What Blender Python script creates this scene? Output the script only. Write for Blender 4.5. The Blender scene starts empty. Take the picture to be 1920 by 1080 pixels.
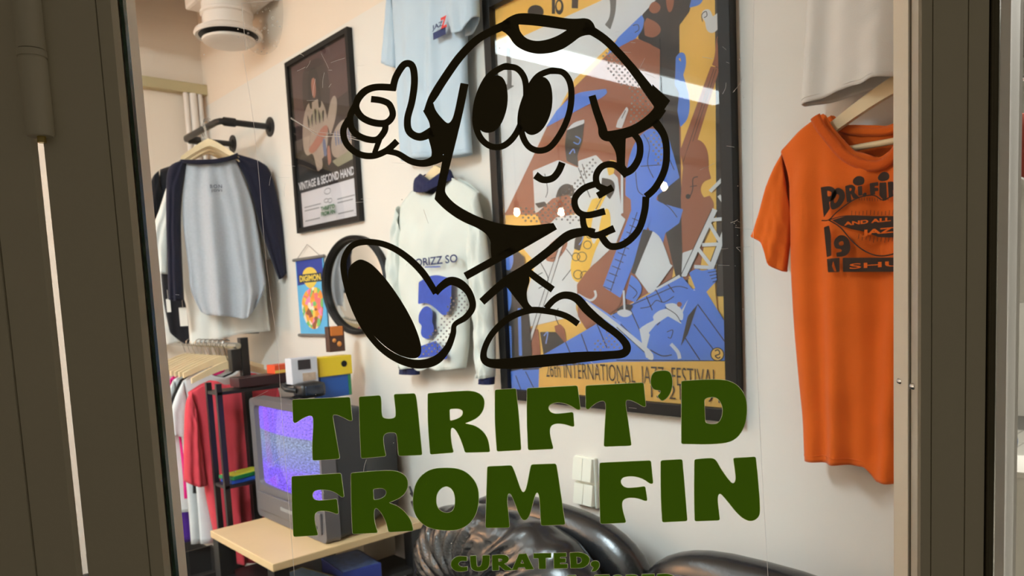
import bpy, bmesh, math, random
from mathutils import Vector, Matrix, geometry
random.seed(7)
S = bpy.context.scene
COL = S.collection
PI = math.pi

# ------------------------------------------------------------------ camera
FPX, CX, CY = 1400.0, 960.0, 684.0          # focal length and principal point in 1920x1080 pixels
_dn = Vector((1690-CX, 15700-CY, FPX)).normalized()
_w = Vector((-310-CX, 615-CY, FPX)); _w = (_w - _dn*_w.dot(_dn)).normalized()
_zc = -_dn; _yc = _w; _xc = _yc.cross(_zc)
RW = Matrix((_xc, _yc, _zc))                # camera axes (right, down, forward) -> world
CAM = Vector((0, 0, 1.5))
cd = bpy.data.cameras.new('camera'); cam = bpy.data.objects.new('camera', cd); COL.objects.link(cam)
cd.sensor_width = 36; cd.lens = FPX/1920*36; cd.shift_y = (CY-540)/1920; cd.clip_start = 0.02
_r, _d, _f = RW.col[0], RW.col[1], RW.col[2]
cam.matrix_world = Matrix(((_r.x, -_d.x, -_f.x, CAM.x), (_r.y, -_d.y, -_f.y, CAM.y), (_r.z, -_d.z, -_f.z, CAM.z), (0, 0, 0, 1)))
cd.dof.use_dof = True; cd.dof.focus_distance = 0.76; cd.dof.aperture_fstop = 12.5
S.camera = cam

# ------------------------------------------------------------------ world, exposure
wd = bpy.data.worlds.new('dim_corridor'); S.world = wd; wd.use_nodes = True
wd.node_tree.nodes['Background'].inputs[0].default_value = (1.0, 0.86, 0.60, 1)
wd.node_tree.nodes['Background'].inputs[1].default_value = 0.085
S.view_settings.view_transform = 'Standard'; S.view_settings.look = 'None'
S.view_settings.gamma = 1; S.view_settings.use_curve_mapping = False
S.view_settings.exposure = 0.1
TUBE_COOL, FILL_FRONT, BULB, HALL = 14.0, 90.0, 640.0, 20.0      # lamp strengths; the front and hall ones drive added lamps

# ------------------------------------------------------------------ helpers
def srgb(r, g, b):
    def f(c):
        c /= 255.0
        return c/12.92 if c <= 0.04045 else ((c+0.055)/1.055)**2.4
    return (f(r), f(g), f(b), 1)
MATS = {}
def mat(name, col, rough=0.6, metal=0.0, bump=0.0, bscale=200.0, var=0.0, vscale=8.0, spec=0.5, coat=0.0, sheen=0.0):
    """procedural principled material: base colour, soft noise variation and fine bump"""
    if name in MATS: return MATS[name]
    m = bpy.data.materials.new(name); m.use_nodes = True
    nt = m.node_tree; b = nt.nodes['Principled BSDF']
    b.inputs['Base Color'].default_value = col; b.inputs['Roughness'].default_value = rough
    b.inputs['Metallic'].default_value = metal; b.inputs['Specular IOR Level'].default_value = spec
    b.inputs['Coat Weight'].default_value = coat
    b.inputs['Sheen Weight'].default_value = sheen
    tc = nt.nodes.new('ShaderNodeTexCoord')
    if var:
        n = nt.nodes.new('ShaderNodeTexNoise'); n.inputs['Scale'].default_value = vscale; n.inputs['Detail'].default_value = 5
        nt.links.new(tc.outputs['Object'], n.inputs['Vector'])
        mx = nt.nodes.new('ShaderNodeMix'); mx.data_type = 'RGBA'
        mx.inputs['A'].default_value = [c*(1-var) for c in col[:3]]+[1]
        mx.inputs['B'].default_value = [min(1, c*(1+var)) for c in col[:3]]+[1]
        nt.links.new(n.outputs['Fac'], mx.inputs['Factor']); nt.links.new(mx.outputs['Result'], b.inputs['Base Color'])
    if bump:
        n2 = nt.nodes.new('ShaderNodeTexNoise'); n2.inputs['Scale'].default_value = bscale; n2.inputs['Detail'].default_value = 3
        nt.links.new(tc.outputs['Object'], n2.inputs['Vector'])
        bp = nt.nodes.new('ShaderNodeBump'); bp.inputs['Strength'].default_value = bump; bp.inputs['Distance'].default_value = 0.002
        nt.links.new(n2.outputs['Fac'], bp.inputs['Height']); nt.links.new(bp.outputs['Normal'], b.inputs['Normal'])
    MATS[name] = m
    return m
def cmat(name, r, g, b, **k): return mat(name, srgb(r, g, b), **k)
def emat(name, col, strength):
    if name in MATS: return MATS[name]
    m = bpy.data.materials.new(name); m.use_nodes = True; nt = m.node_tree
    nt.nodes.remove(nt.nodes['Principled BSDF'])
    e = nt.nodes.new('ShaderNodeEmission'); e.inputs[0].default_value = col; e.inputs[1].default_value = strength
    nt.links.new(e.outputs[0], nt.nodes['Material Output'].inputs[0]); MATS[name] = m
    return m
def glassmat(name, tint=(1, 1, 1, 1), ior=1.5, rough=0.0):
    if name in MATS: return MATS[name]
    m = bpy.data.materials.new(name); m.use_nodes = True; nt = m.node_tree
    nt.nodes.remove(nt.nodes['Principled BSDF'])
    t = nt.nodes.new('ShaderNodeBsdfTransparent'); t.inputs[0].default_value = tint
    g = nt.nodes.new('ShaderNodeBsdfGlossy'); g.inputs['Roughness'].default_value = rough
    fr = nt.nodes.new('ShaderNodeFresnel'); fr.inputs[0].default_value = ior
    mx = nt.nodes.new('ShaderNodeMixShader')
    nt.links.new(fr.outputs[0], mx.inputs[0]); nt.links.new(t.outputs[0], mx.inputs[1]); nt.links.new(g.outputs[0], mx.inputs[2])
    nt.links.new(mx.outputs[0], nt.nodes['Material Output'].inputs[0]); MATS[name] = m
    return m
def fabric(name, r, g, b, **k):
    a = dict(rough=0.9, bump=0.25, bscale=450, var=0.06, vscale=14, spec=0.15, sheen=0.15); a.update(k)
    return cmat(name, r, g, b, **a)

def tag(o, label=None, cat=None, group=None, kind=None):
    for k, v in (('label', label), ('category', cat), ('group', group), ('kind', kind)):
        if v: o[k] = v
    return o
def link(name, me, parent=None, mats=None):
    o = bpy.data.objects.new(name, me); COL.objects.link(o)
    if parent is not None: o.parent = parent
    if mats is not None:
        for m in (mats if isinstance(mats, (list, tuple)) else [mats]): me.materials.append(m)
    return o
def done(name, bm, m, parent=None, smooth=False, angle=None):
    me = bpy.data.meshes.new(name); bm.normal_update(); bm.to_mesh(me); bm.free()
    if smooth:
        for p in me.polygons: p.use_smooth = True
        if angle: me.set_sharp_from_angle(angle=math.radians(angle))
    return link(name, me, parent, m)
def empty(name, loc, rz=0, label=None, cat=None, group=None, kind=None):
    o = bpy.data.objects.new(name, None); COL.objects.link(o); o.location = loc; o.rotation_euler = (0, 0, rz)
    o.empty_display_size = 0.05
    return tag(o, label, cat, group, kind)
def box(bm, lo, hi, bev=0):
    x0, y0, z0 = lo; x1, y1, z1 = hi
    vs = [bm.verts.new(p) for p in ((x0,y0,z0),(x1,y0,z0),(x1,y1,z0),(x0,y1,z0),(x0,y0,z1),(x1,y0,z1),(x1,y1,z1),(x0,y1,z1))]
    fs = [bm.faces.new([vs[i] for i in q]) for q in ((0,3,2,1),(4,5,6,7),(0,1,5,4),(1,2,6,5),(2,3,7,6),(3,0,4,7))]
    if bev:
        es = list({e for f_ in fs for e in f_.edges})
        bmesh.ops.bevel(bm, geom=es, offset=bev, segments=2, affect='EDGES', profile=0.6)
def bobj(name, lo, hi, m, parent=None, bev=0):
    bm = bmesh.new(); box(bm, lo, hi, bev); return done(name, bm, m, parent)
def tube(bm, pts, r, seg=10, cap=True):
    pts = [Vector(p) for p in pts]; rs = r if isinstance(r, (list, tuple)) else [r]*len(pts)
    rings = []; up = None
    for i, p in enumerate(pts):
        a = pts[max(0, i-1)]; b = pts[min(len(pts)-1, i+1)]; t = (b-a).normalized()
        if up is None: up = Vector((0, 0, 1)) if abs(t.z) < 0.9 else Vector((1, 0, 0))
        n = (up - t*up.dot(t)).normalized(); up = n; bn = t.cross(n)
        rings.append([bm.verts.new(p + (n*math.cos(2*PI*k/seg)+bn*math.sin(2*PI*k/seg))*rs[i]) for k in range(seg)])
    for i in range(len(rings)-1):
        for k in range(seg):
            bm.faces.new((rings[i][k], rings[i][(k+1) % seg], rings[i+1][(k+1) % seg], rings[i+1][k]))
    if cap:
        bm.faces.new(rings[0][::-1]); bm.faces.new(rings[-1])
def tobj(name, pts, r, m, parent=None, seg=10):
    bm = bmesh.new(); tube(bm, pts, r, seg); return done(name, bm, m, parent, True, 50)
def lathe(bm, prof, seg=32, mt=Matrix()):
    rings = []
    for r, z in prof:
        if r < 1e-6: rings.append([bm.verts.new(mt @ Vector((0, 0, z)))])
        else: rings.append([bm.verts.new(mt @ Vector((r*math.cos(2*PI*k/seg), r*math.sin(2*PI*k/seg), z))) for k in range(seg)])
    for a, b in zip(rings, rings[1:]):
        for k in range(seg):
            k2 = (k+1) % seg
            if len(a) == 1 and len(b) == 1: continue
            if len(a) == 1: bm.faces.new((a[0], b[k2], b[k]))
            elif len(b) == 1: bm.faces.new((a[k], a[k2], b[0]))
            else: bm.faces.new((a[k], a[k2], b[k2], b[k]))
def vprofile(name, pts, z0, z1, m, parent=None):
    """a polygon in the plan (x, y) drawn up from z0 to z1"""
    if sum(a[0]*b[1]-b[0]*a[1] for a, b in zip(pts, pts[1:]+pts[:1])) < 0: pts = pts[::-1]
    bm = bmesh.new(); lo = [bm.verts.new((x, y, z0)) for x, y in pts]; hi = [bm.verts.new((x, y, z1)) for x, y in pts]
    n = len(pts)
    for i in range(n): bm.faces.new((lo[i], lo[(i+1) % n], hi[(i+1) % n], hi[i]))
    bm.faces.new(lo[::-1]); bm.faces.new(hi)
    return done(name, bm, m, parent)

# pixel -> point of the place (used to read positions off the photograph on known planes)
def ray(px, py): return RW @ Vector(((px-CX)/FPX, (py-CY)/FPX, 1.0))
def on_x(px, py, X): r = ray(px, py); return CAM + r*((X-CAM.x)/r.x)
def on_y(px, py, Y): r = ray(px, py); return CAM + r*((Y-CAM.y)/r.y)
def on_z(px, py, Z): r = ray(px, py); return CAM + r*((Z-CAM.z)/r.z)
class Fr:
    """a local frame standing at loc, turned rz about z; l() reads a pixel onto its plane y = const"""
    def __init__(s, loc, rz):
        s.loc = Vector(loc); s.rz = rz; s.inv = Matrix.Rotation(-rz, 3, 'Z')
    def l(s, px, py, y=0.0):
        o = s.inv @ (CAM-s.loc); r = s.inv @ ray(px, py); t = (y-o.y)/r.y
        p = o + r*t; return Vector((p.x, y, p.z))
    def empty(s, name, **k): return empty(name, s.loc, s.rz, **k)

def fillet(P, r0):
    """closed outline; (x, y) rounds its corner by r0, (x, y, 1) is a fully smooth control point"""
    n = len(P); out = []
    for i in range(n):
        a, b, c = P[i-1], P[i], P[(i+1) % n]
        A, B, C = Vector(a[:2]), Vector(b[:2]), Vector(c[:2]); la, lc = (A-B).length, (C-B).length
        full = len(b) > 2
        ra = la/2 if full else min(r0, la*0.45); rc = lc/2 if full else min(r0, lc*0.45)
        p0 = B+(A-B).normalized()*ra if la else B; p1 = B+(C-B).normalized()*rc if lc else B
        k = 5 if full else 3
        for j in range(k+1):
            t = j/k; out.append(tuple(p0*(1-t)**2 + B*2*t*(1-t) + p1*t*t))
    return out
def flat_bm(bm, loops, y, mi=0):
    """filled outline (first loop outer, rest holes) in the local x-z plane, facing -y"""
    vl = [[Vector((p[0], p[1], 0)) for p in lp] for lp in loops]
    tri = geometry.tessellate_polygon(vl); allp = [p for lp in vl for p in lp]
    vs = [bm.verts.new((p.x, y, p.y)) for p in allp]
    for t in tri:
        a, b, c = (allp[i] for i in t); ar = (b-a).cross(c-a).z
        if abs(ar) < 1e-12: continue
        q = t if ar > 0 else t[::-1]
        try: f_ = bm.faces.new([vs[i] for i in q]); f_.material_index = mi
        except ValueError: pass
def stroke_loop(P, sub=6):
    """outline of a brush stroke through (x, y, width) points"""
    n = len(P); Q = []
    for i in range(n-1):
        p0, p1, p2, p3 = P[max(0, i-1)], P[i], P[i+1], P[min(n-1, i+2)]
        for j in range(sub):
            t = j/sub
            Q.append(tuple(0.5*(2*b+(c-a)*t+(2*a-5*b+4*c-d)*t*t+(3*b-a-3*c+d)*t**3) for a, b, c, d in zip(p0, p1, p2, p3)))
    Q.append(tuple(P[-1])); L, R = [], []
    for i, q in enumerate(Q):
        a, b = Q[max(0, i-1)], Q[min(len(Q)-1, i+1)]
        t = Vector((b[0]-a[0], b[1]-a[1]))
        if t.length < 1e-9: continue
        t.normalize(); h = q[2]/2
        L.append((q[0]-t.y*h, q[1]+t.x*h)); R.append((q[0]+t.y*h, q[1]-t.x*h))
    return L, R
def stroke_bm(bm, P, conv, y, mi=0, sub=6):
    L, R = stroke_loop(P, sub)
    lv = [bm.verts.new((conv(p)[0], y, conv(p)[1])) for p in L]; rv = [bm.verts.new((conv(p)[0], y, conv(p)[1])) for p in R]
    for i in range(len(L)-1):
        f_ = bm.faces.new((lv[i], lv[i+1], rv[i+1], rv[i])); f_.material_index = mi
    for f_ in bm.faces:
        f_.normal_update()
        if f_.normal.y > 0: f_.normal_flip()
def text_obj(name, s, box4, y, m, parent, bold=0.0, spacing=1.0):
    """flat lettering fitted into the local box (x0, z0, x1, z1)"""
    cu = bpy.data.curves.new(name, 'FONT'); cu.body = s; cu.size = 1; cu.offset = bold; cu.space_character = spacing; cu.resolution_u = 3
    t = bpy.data.objects.new('t', cu); COL.objects.link(t); bpy.context.view_layer.update()
    me = bpy.data.meshes.new_from_object(t.evaluated_get(bpy.context.evaluated_depsgraph_get()))
    bpy.data.objects.remove(t); bpy.data.curves.remove(cu)
    xs = [v.co.x for v in me.vertices]; ys = [v.co.y for v in me.vertices]
    ax, bx, ay, by = min(xs), max(xs), min(ys), max(ys); x0, z0, x1, z1 = box4
    for v in me.vertices:
        v.co = ((v.co.x-ax)/(bx-ax)*(x1-x0)+x0, y, (v.co.y-ay)/(by-ay)*(z1-z0)+z0)
    me.name = name; me.materials.clear()
    return link(name, me, parent, m)

def frosted(name, col, clear):
    m = bpy.data.materials.new(name); m.use_nodes = True; nt = m.node_tree; nt.nodes.remove(nt.nodes['Principled BSDF'])
    t = nt.nodes.new('ShaderNodeBsdfTransparent'); tr = nt.nodes.new('ShaderNodeBsdfTranslucent'); tr.inputs[0].default_value = col
    mx = nt.nodes.new('ShaderNodeMixShader'); mx.inputs[0].default_value = 1-clear
    nt.links.new(t.outputs[0], mx.inputs[1]); nt.links.new(tr.outputs[0], mx.inputs[2]); nt.links.new(mx.outputs[0], nt.nodes['Material Output'].inputs[0]); MATS[name] = m
    return m
# ------------------------------------------------------------------ cloth
def interp(C, t):
    n = len(C)-1; x = min(max(t, 0), 1)*n; i = min(int(x), n-1); u = x-i
    p0, p1, p2, p3 = C[max(0, i-1)], C[i], C[i+1], C[min(n, i+2)]
    return tuple(0.5*(2*b+(c-a)*u+(2*a-5*b+4*c-d)*u*u+(3*b-a-3*c+d)*u**3) for a, b, c, d in zip(p0, p1, p2, p3))
def cloth(name, L, R, top, hem, m, parent, T=0.035, fold=(0.006, 9, 0.0), back=None, y0=0.0, ns=34, nv=30, fold_top=0.25, wr=0.0015, hemline=True):
    """hollow garment piece: L, R side curves from top to hem, top and hem curves from left to right, all local (x, z);
    front bulges towards -y, folds run down the cloth"""
    rnd = random.Random(int(abs(L[0][0])*9973+abs(L[0][1])*811+len(name))); ph = [rnd.uniform(0, 6) for _ in range(6)]
    bm = bmesh.new()
    def grid(side, tp):
        G = []
        for j in range(nv+1):
            v = j/nv; l, r = interp(L, v), interp(R, v); row = []
            for i in range(ns+1):
                s = i/ns; t_, h_ = interp(tp, s), interp(hem, s)
                x, z = ((1-v)*t_[a]+v*h_[a]+(1-s)*l[a]+s*r[a]-(1-s)*((1-v)*tp[0][a]+v*hem[0][a])-s*((1-v)*tp[-1][a]+v*hem[-1][a]) for a in (0, 1))
                e = (4*s*(1-s))**0.42
                k = fold_top+(1-fold_top)*v
                d = math.sin(fold[1]*2*PI*(s+0.05*math.sin(2.2*v+ph[0]))*0.5+fold[2]+0.7*math.sin(3*v+ph[1]))
                d += 0.6*math.sin(fold[1]*1.7*PI*s+ph[2]+1.6*v)
                cr = wr*(math.sin(37*v+9*s+ph[3])*math.sin(11*s+ph[4])+math.sin(23*v-13*s+ph[5])*0.7)
                tt = T*e*(0.55+0.45*min(1, v*4))
                if side < 0: y = y0 - tt - (fold[0]*k*d+cr)*e
                else: y = y0 + tt*0.55 - (fold[0]*k*d*0.6)*e
                row.append(bm.verts.new((x, y, z)))
            G.append(row)
        return G
    for side in (-1, 1):
        G = grid(side, top if side < 0 else (back or top))
        for j in range(nv):
            for i in range(ns):
                q = (G[j][i], G[j+1][i], G[j+1][i+1], G[j][i+1])
                bm.faces.new(q if side < 0 else q[::-1])
    bmesh.ops.remove_doubles(bm, verts=bm.verts, dist=0.0004)
    o = done(name, bm, m, parent, True)
    sd = o.modifiers.new('thickness', 'SOLIDIFY'); sd.thickness = 0.0014; sd.offset = -1
    if hemline:      # sewn hem: a slightly proud band along the bottom
        bm = bmesh.new(); pts = []
        for i in range(ns+1):
            s = i/ns; v = 0.965; l, r = interp(L, v), interp(R, v); t_, h_ = interp(top, s), interp(hem, s)
            x, z = ((1-v)*t_[a]+v*h_[a]+(1-s)*l[a]+s*r[a]-(1-s)*((1-v)*top[0][a]+v*hem[0][a])-s*((1-v)*top[-1][a]+v*hem[-1][a]) for a in (0, 1))
            e = (4*s*(1-s))**0.42; k = fold_top+(1-fold_top)*v
            d = math.sin(fold[1]*2*PI*(s+0.05*math.sin(2.2*v+ph[0]))*0.5+fold[2]+0.7*math.sin(3*v+ph[1]))+0.6*math.sin(fold[1]*1.7*PI*s+ph[2]+1.6*v)
            pts.append((x, y0-T*e-fold[0]*k*d*e, z))
        tube(bm, pts, 0.0011, 5); done('hem_seam', bm, m, o, True)
    return o
def ribbon(name, C, w, m, parent, y0=0.0, T=0.03, out=0.004, n=28):
    """ribbed band (collar, cuff) following the local curve C of (x, z), w tall"""
    pts = [interp(C, i/n) for i in range(n+1)]; bm = bmesh.new(); rows = []
    for i, p in enumerate(pts):
        s = i/n; e = (4*s*(1-s))**0.42; y = y0-T*e-out
        rows.append([bm.verts.new((p[0], y+0.003, p[1]-w*0.5)), bm.verts.new((p[0], y, p[1])), bm.verts.new((p[0], y+0.004, p[1]+w*0.5))])
    for a, b in zip(rows, rows[1:]):
        for k in range(2): bm.faces.new((a[k], b[k], b[k+1], a[k+1]))
    o = done(name, bm, m, parent, True); sd = o.modifiers.new('thickness', 'SOLIDIFY'); sd.thickness = 0.002
    return o
WOOD = cmat('hanger_wood', 236, 212, 168, rough=0.45, var=0.12, vscale=22, bump=0.1, bscale=60)
CHROME = cmat('chrome', 200, 200, 198, rough=0.22, metal=1)
BLACKMETAL = cmat('black_metal', 26, 25, 26, rough=0.42, var=0.15)
def hanger(fr, c, half, drop, label, group=None, hook=0.05, y=0.0, bar=True, bar_drop=None):
    """shaped wooden hanger whose neck is at local c = (x, z)"""
    h = fr.empty('clothes_hanger', label=label, cat='hanger', group=group)
    bm = bmesh.new(); n = 18; rows = []
    for i in range(n+1):
        s = -1+2*i/n; x = c[0]+s*half; z = c[1]-drop*(abs(s)**1.25); w = 0.02-0.007*abs(s); dy = -0.012*abs(s)**2
        rows.append([bm.verts.new((x, y+dy+a, z+b)) for a, b in ((-0.006, -w), (0.006, -w), (0.006, w*0.6), (-0.006, w*0.6))])
    for a, b in zip(rows, rows[1:]):
        for k in range(4): bm.faces.new((a[k], a[(k+1) % 4], b[(k+1) % 4], b[k]))
    bm.faces.new(rows[0]); bm.faces.new(rows[-1][::-1]); bmesh.ops.recalc_face_normals(bm, faces=bm.faces)
    done('arms', bm, WOOD, h, True, 40)
    pts = [(c[0], y, c[1])]+[(c[0]-0.018*math.cos(a)+0.0, y, c[1]+hook-0.018+0.018*math.sin(a)) for a in [PI*k/8-PI*0.25 for k in range(0, 9)]]
    tobj('hook', pts, 0.0022, CHROME, h, 6)
    if bar: tobj('trouser_bar', [(c[0]-half*0.86, y-0.008, c[1]-(bar_drop or drop*0.95)), (c[0]+half*0.86, y-0.008, c[1]-(bar_drop or drop*0.95))], 0.006, WOOD, h, 8)
    return h

# ================================================================== the setting
D = 1.5                                      # the poster wall stands 1.5 m to the right of the camera
WALLP = cmat('wall_paint', 232, 226, 217, rough=0.75, bump=0.12, bscale=90, var=0.025, vscale=3)
WALLUP = cmat('upper_wall_lit_tone', 236, 220, 202, rough=0.8, bump=0.1, bscale=90)  # lighter, warmer colour holds the light on the upper and back wall
CEILP = cmat('ceiling_paint', 236, 224, 210, rough=0.85, bump=0.1, bscale=60)
BEADLIT = cmat('bead_lit_tone', 246, 243, 234, rough=0.4)  # room light on the right bead, put into a lighter colour than the frame
FRAMEP = cmat('frame_paint', 226, 220, 204, rough=0.42, bump=0.06, bscale=160, var=0.05, vscale=5)
def sbox(name, lo, hi, m, **k): return tag(bobj(name, lo, hi, m, **k), kind='structure')
floor_m = cmat('dark_floor', 58, 48, 42, rough=0.5, var=0.25, vscale=3)
sbox('floor', (-3.3, -0.2, -0.1), (1.5, 4.0, 0.0), floor_m)
sbox('ceiling', (-3.3, -0.9, 3.1), (1.6, 4.0, 3.2), CEILP)
ZP = on_x(384, 201, D).z                     # edge of the light on the poster wall, drawn as a colour change
w_r = sbox('wall_right', (D, 0.39, 0), (D+0.1, 4.0, ZP), WALLP)
bobj('lit_upper_wall', (D, 0.39, ZP), (D+0.1, 4.0, 3.1), WALLUP, w_r)
YB = on_x(381, 160, D).y
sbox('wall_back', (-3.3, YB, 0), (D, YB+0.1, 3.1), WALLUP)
sbox('wall_left', (-3.4, 0.9, 0), (-3.3, 4.0, 3.1), WALLP)
sbox('wall_front', (-3.3, 0.95, 0), (0.1, 1.05, 3.1), WALLP)
trim = cmat('trim_olive', 186, 170, 130, rough=0.6)
z0, z1 = on_y(300, 171, YB).z, on_y(300, 152, YB).z
sbox('trim_1', (-3.3, YB-0.05, z0), (D, YB, z1), trim)
beam = sbox('trim_2', (-3.3, 3.62, 2.9), (0.95, 3.7, 3.1), CEILP)

# the glazed door, its plane at 45 degrees to the walls
GF = Fr(CAM+ray(960, 540).normalized()*0.755, -PI/4)
def gx(px, y): return GF.l(px, 560, y).x
zb, zt = -GF.loc.z, 2.35-GF.loc.z
door = GF.empty('door_1', kind='structure')
yF, yB = -0.026, 0.034
# hinge stile on the left, lock stile on the right: painted metal with a seam and a glazing bead
xl = [gx(112, yF), gx(231, yF), gx(234, yF), gx(259, yF), gx(284, 0.0)]
vprofile('stile', [(xl[0], yF), (xl[1], yF), (xl[1], yB), (xl[0], yB)], zb, zt, FRAMEP, door)
vprofile('stile', [(xl[1]+0.0012, yF+0.0005), (xl[3], yF+0.0005), (xl[3]+0.004, yF+0.006), (xl[4]-0.006, -0.004), (xl[4]-0.006, yB-0.001), (xl[1]+0.0012, yB-0.001)], zb, zt, FRAMEP, door)
vprofile('glazing_bead', [(xl[4]-0.007, 0.004), (gx(286, 0.004), 0.004), (gx(292, 0.034), 0.034), (xl[4]-0.016, 0.036)], zb, zt, FRAMEP, door)
xr = [gx(1707, -0.003), gx(1723, yF), gx(1746, yF), gx(1748.5, yF), gx(1811, yF), gx(1813.5, yF), gx(1850, yF)]
vprofile('stile', [(xr[0]+0.0005, -0.003), (xr[1], yF+0.002), (xr[1]+0.002, yF), (xr[2], yF), (xr[2], yB), (xr[0]+0.0005, yB)], zb, zt, FRAMEP, door)
vprofile('stile', [(xr[2]+0.0013, yF+0.0004), (xr[4], yF+0.0004), (xr[4], yB), (xr[2]+0.0013, yB)], zb, zt, FRAMEP, door)
vprofile('glazing_bead', [(xr[0]+0.005, 0.004), (gx(1704, 0.004), 0.004), (gx(1690, 0.034), 0.034), (xr[0]+0.018, 0.036)], zb, zt, BEADLIT, door)
gask = cmat('gasket', 150, 146, 134, rough=0.7)
vprofile('gasket', [(xr[0]+0.001, -0.0042), (xr[0]-0.0012, -0.0035), (xr[0]-0.0012, -0.0006), (xr[0]+0.001, -0.0006)], zb, zt, gask, door)
PANE = glassmat('window_glass', (0.985, 0.995, 0.99, 1), 1.45)
gl, gr = xl[4]-0.006, xr[0]+0.004
bobj('rail', (gl, yF, zb), (gr, yB, zb+0.25), FRAMEP, door)
bobj('rail', (gl, yF, zt-0.12), (gr, yB, zt), FRAMEP, door)
bm = bmesh.new()
vs = [bm.verts.new(p) for p in ((gl, 0, zb+0.25), (gr, 0, zb+0.25), (gr, 0, zt-0.12), (gl, 0, zt-0.12))]; bm.faces.new(vs)
pane = done('pane', bm, PANE, door)
edge = cmat('green_glass_edge', 28, 62, 44, rough=0.2)
vprofile('pane_edge', [(gx(279, 0), -0.0035), (gx(284.5, 0), -0.0025), (gx(284.5, 0), 0.0035), (gx(279, 0), 0.0035)], zb+0.25, zt-0.12, edge, pane)
# scratches, dust and the traces of an old clear film on the pane
wh = frosted('scratch_white', (0.95, 0.95, 0.93, 1), 0.25)
bm = bmesh.new(); rs = random.Random(3)
def gconv(p): q = GF.l(p[0], p[1], -0.0006); return (q.x, q.z)
def scr(pts, w, b): stroke_bm(b, [(x, y, w) for x, y in pts], gconv, -0.0006, 0, 3)
for k in range(60):
    c = rs.choice([(620, 120, 60, 60), (510, 330, 30, 70), (1150, 100, 110, 60), (1330, 120, 60, 90), (1380, 380, 40, 260), (560, 900, 120, 160), (900, 700, 420, 280), (700, 300, 200, 200)])
    x, y = c[0]+rs.gauss(0, c[2]*0.5), c[1]+rs.gauss(0, c[3]*0.5); a = rs.uniform(0, PI) if k % 3 else rs.uniform(-0.2, 0.2); l = rs.uniform(6, 34)
    if 300 < x < 1680: scr([(x, y), (x+l*0.5*math.cos(a)+rs.uniform(-2, 2), y+l*0.5*math.sin(a)), (x+l*math.cos(a), y+l*math.sin(a))], rs.uniform(0.35, 0.75), b=bm)
scr([(545, 222), (575, 240), (600, 255), (640, 256), (668, 262), (690, 268)], 1.6, bm); scr([(545, 220), (590, 246), (640, 252), (690, 264)], 0.8, bm)
tag(done('scratches', bm, wh, pane), kind='stuff')
bm = bmesh.new()
for k in range(60):
    if k < 34: x, y = rs.uniform(440, 530), rs.uniform(5, 105)
    elif k < 46: x, y = rs.uniform(1376, 1400), rs.uniform(60, 640)
    else: x, y = rs.uniform(340, 1600), rs.uniform(20, 1050)
    r = rs.uniform(0.5, 1.5); flat_bm(bm, [[gconv((x+r*math.cos(a*PI/4), y+r*math.sin(a*PI/4))) for a in range(8)]], -0.0006)
tag(done('dust_specks', bm, wh, pane), kind='stuff')
FILM = glassmat('clear_film', (0.93, 0.93, 0.93, 1), 1.35, 0.25)
film = GF.empty('clear_film_patch', label='clear plastic film remnant with air bubbles at the top of the door glass', cat='sticker')
bm = bmesh.new(); flat_bm(bm, [[gconv(p) for p in fillet([(453, 6), (530, 0), (532, 30, 1), (528, 70, 1), (515, 98, 1), (492, 104), (465, 95, 1), (462, 60, 1)], 2)]], -0.0008); done('film', bm, FILM, film)
bm = bmesh.new(); scr([(453, 6), (457, 50), (461, 95)], 1.0, bm); scr([(453, 6), (490, 3), (530, 0)], 1.0, bm); done('film_edge', bm, wh, film)
bm = bmesh.new()
for k in range(26):
    x, y, r = rs.uniform(456, 525), rs.uniform(8, 98), rs.uniform(0.8, 2.6)
    stroke_bm(bm, [(x+r*math.cos(a*PI/4), y+r*math.sin(a*PI/4), 0.7) for a in range(9)], gconv, -0.0011, 0, 2)
tag(done('air_bubbles', bm, wh, film), kind='stuff')

# door furniture
for (px, py, y, rr) in ((283, 767, 0.0, 6), (307, 762, 0.03, 5), (1690, 715, 0.02, 5), (1714, 725, -0.012, 6)):
    p = GF.l(px, py, y); bm = bmesh.new(); lathe(bm, [(0, 0.0035), (0.002, 0.0032), (0.0032, 0.001), (0.0032, -0.004)], 12, Matrix.Translation(p) @ Matrix.Rotation(PI/2, 4, 'X'))
    done('screw', bm, CHROME, door, True, 40)
hin = GF.empty('door_hinge', label='painted barrel hinge with a thin ring on the left edge of the door', cat='hinge')
hc = GF.l(66, 110, yF-0.008); hx, hy = hc.x, hc.y; hr = abs(gx(92, hy)-gx(40, hy))/2*0.88
hb = GF.l(78, 256, hy).z; hm = GF.l(66, 103, hy).z
lx_ = GF.l(70, 200, hy).x
bm = bmesh.new(); lathe(bm, [(0, hb), (hr*0.9, hb), (hr, hb+0.003), (hr, hm-0.004), (hr*0.94, hm-0.0035), (hr*0.94, hm-0.0025)], 28, Matrix.Translation((lx_, hy, 0))); done('barrel', bm, FRAMEP, hin, True, 40)
bm = bmesh.new(); lathe(bm, [(hr*0.9, hm-0.0025), (hr*1.03, hm-0.0022), (hr*1.03, hm+0.004), (hr*0.9, hm+0.0045)], 28, Matrix.Translation((lx_, hy, 0))); done('ring', bm, FRAMEP, hin, True, 40)
bm = bmesh.new(); lathe(bm, [(hr*0.96, hm+0.0048), (hr, hm+0.006), (hr, hm+0.2), (0, hm+0.2)], 28, Matrix.Translation((lx_, hy, 0))); done('barrel', bm, FRAMEP, hin, True, 40)
tobj('pin', [(lx_+0.001, hy, hb-0.006), (lx_+0.001, hy, hb+0.002)], 0.004, cmat('brass', 196, 176, 112, rough=0.3, metal=1), hin, 12)

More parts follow.
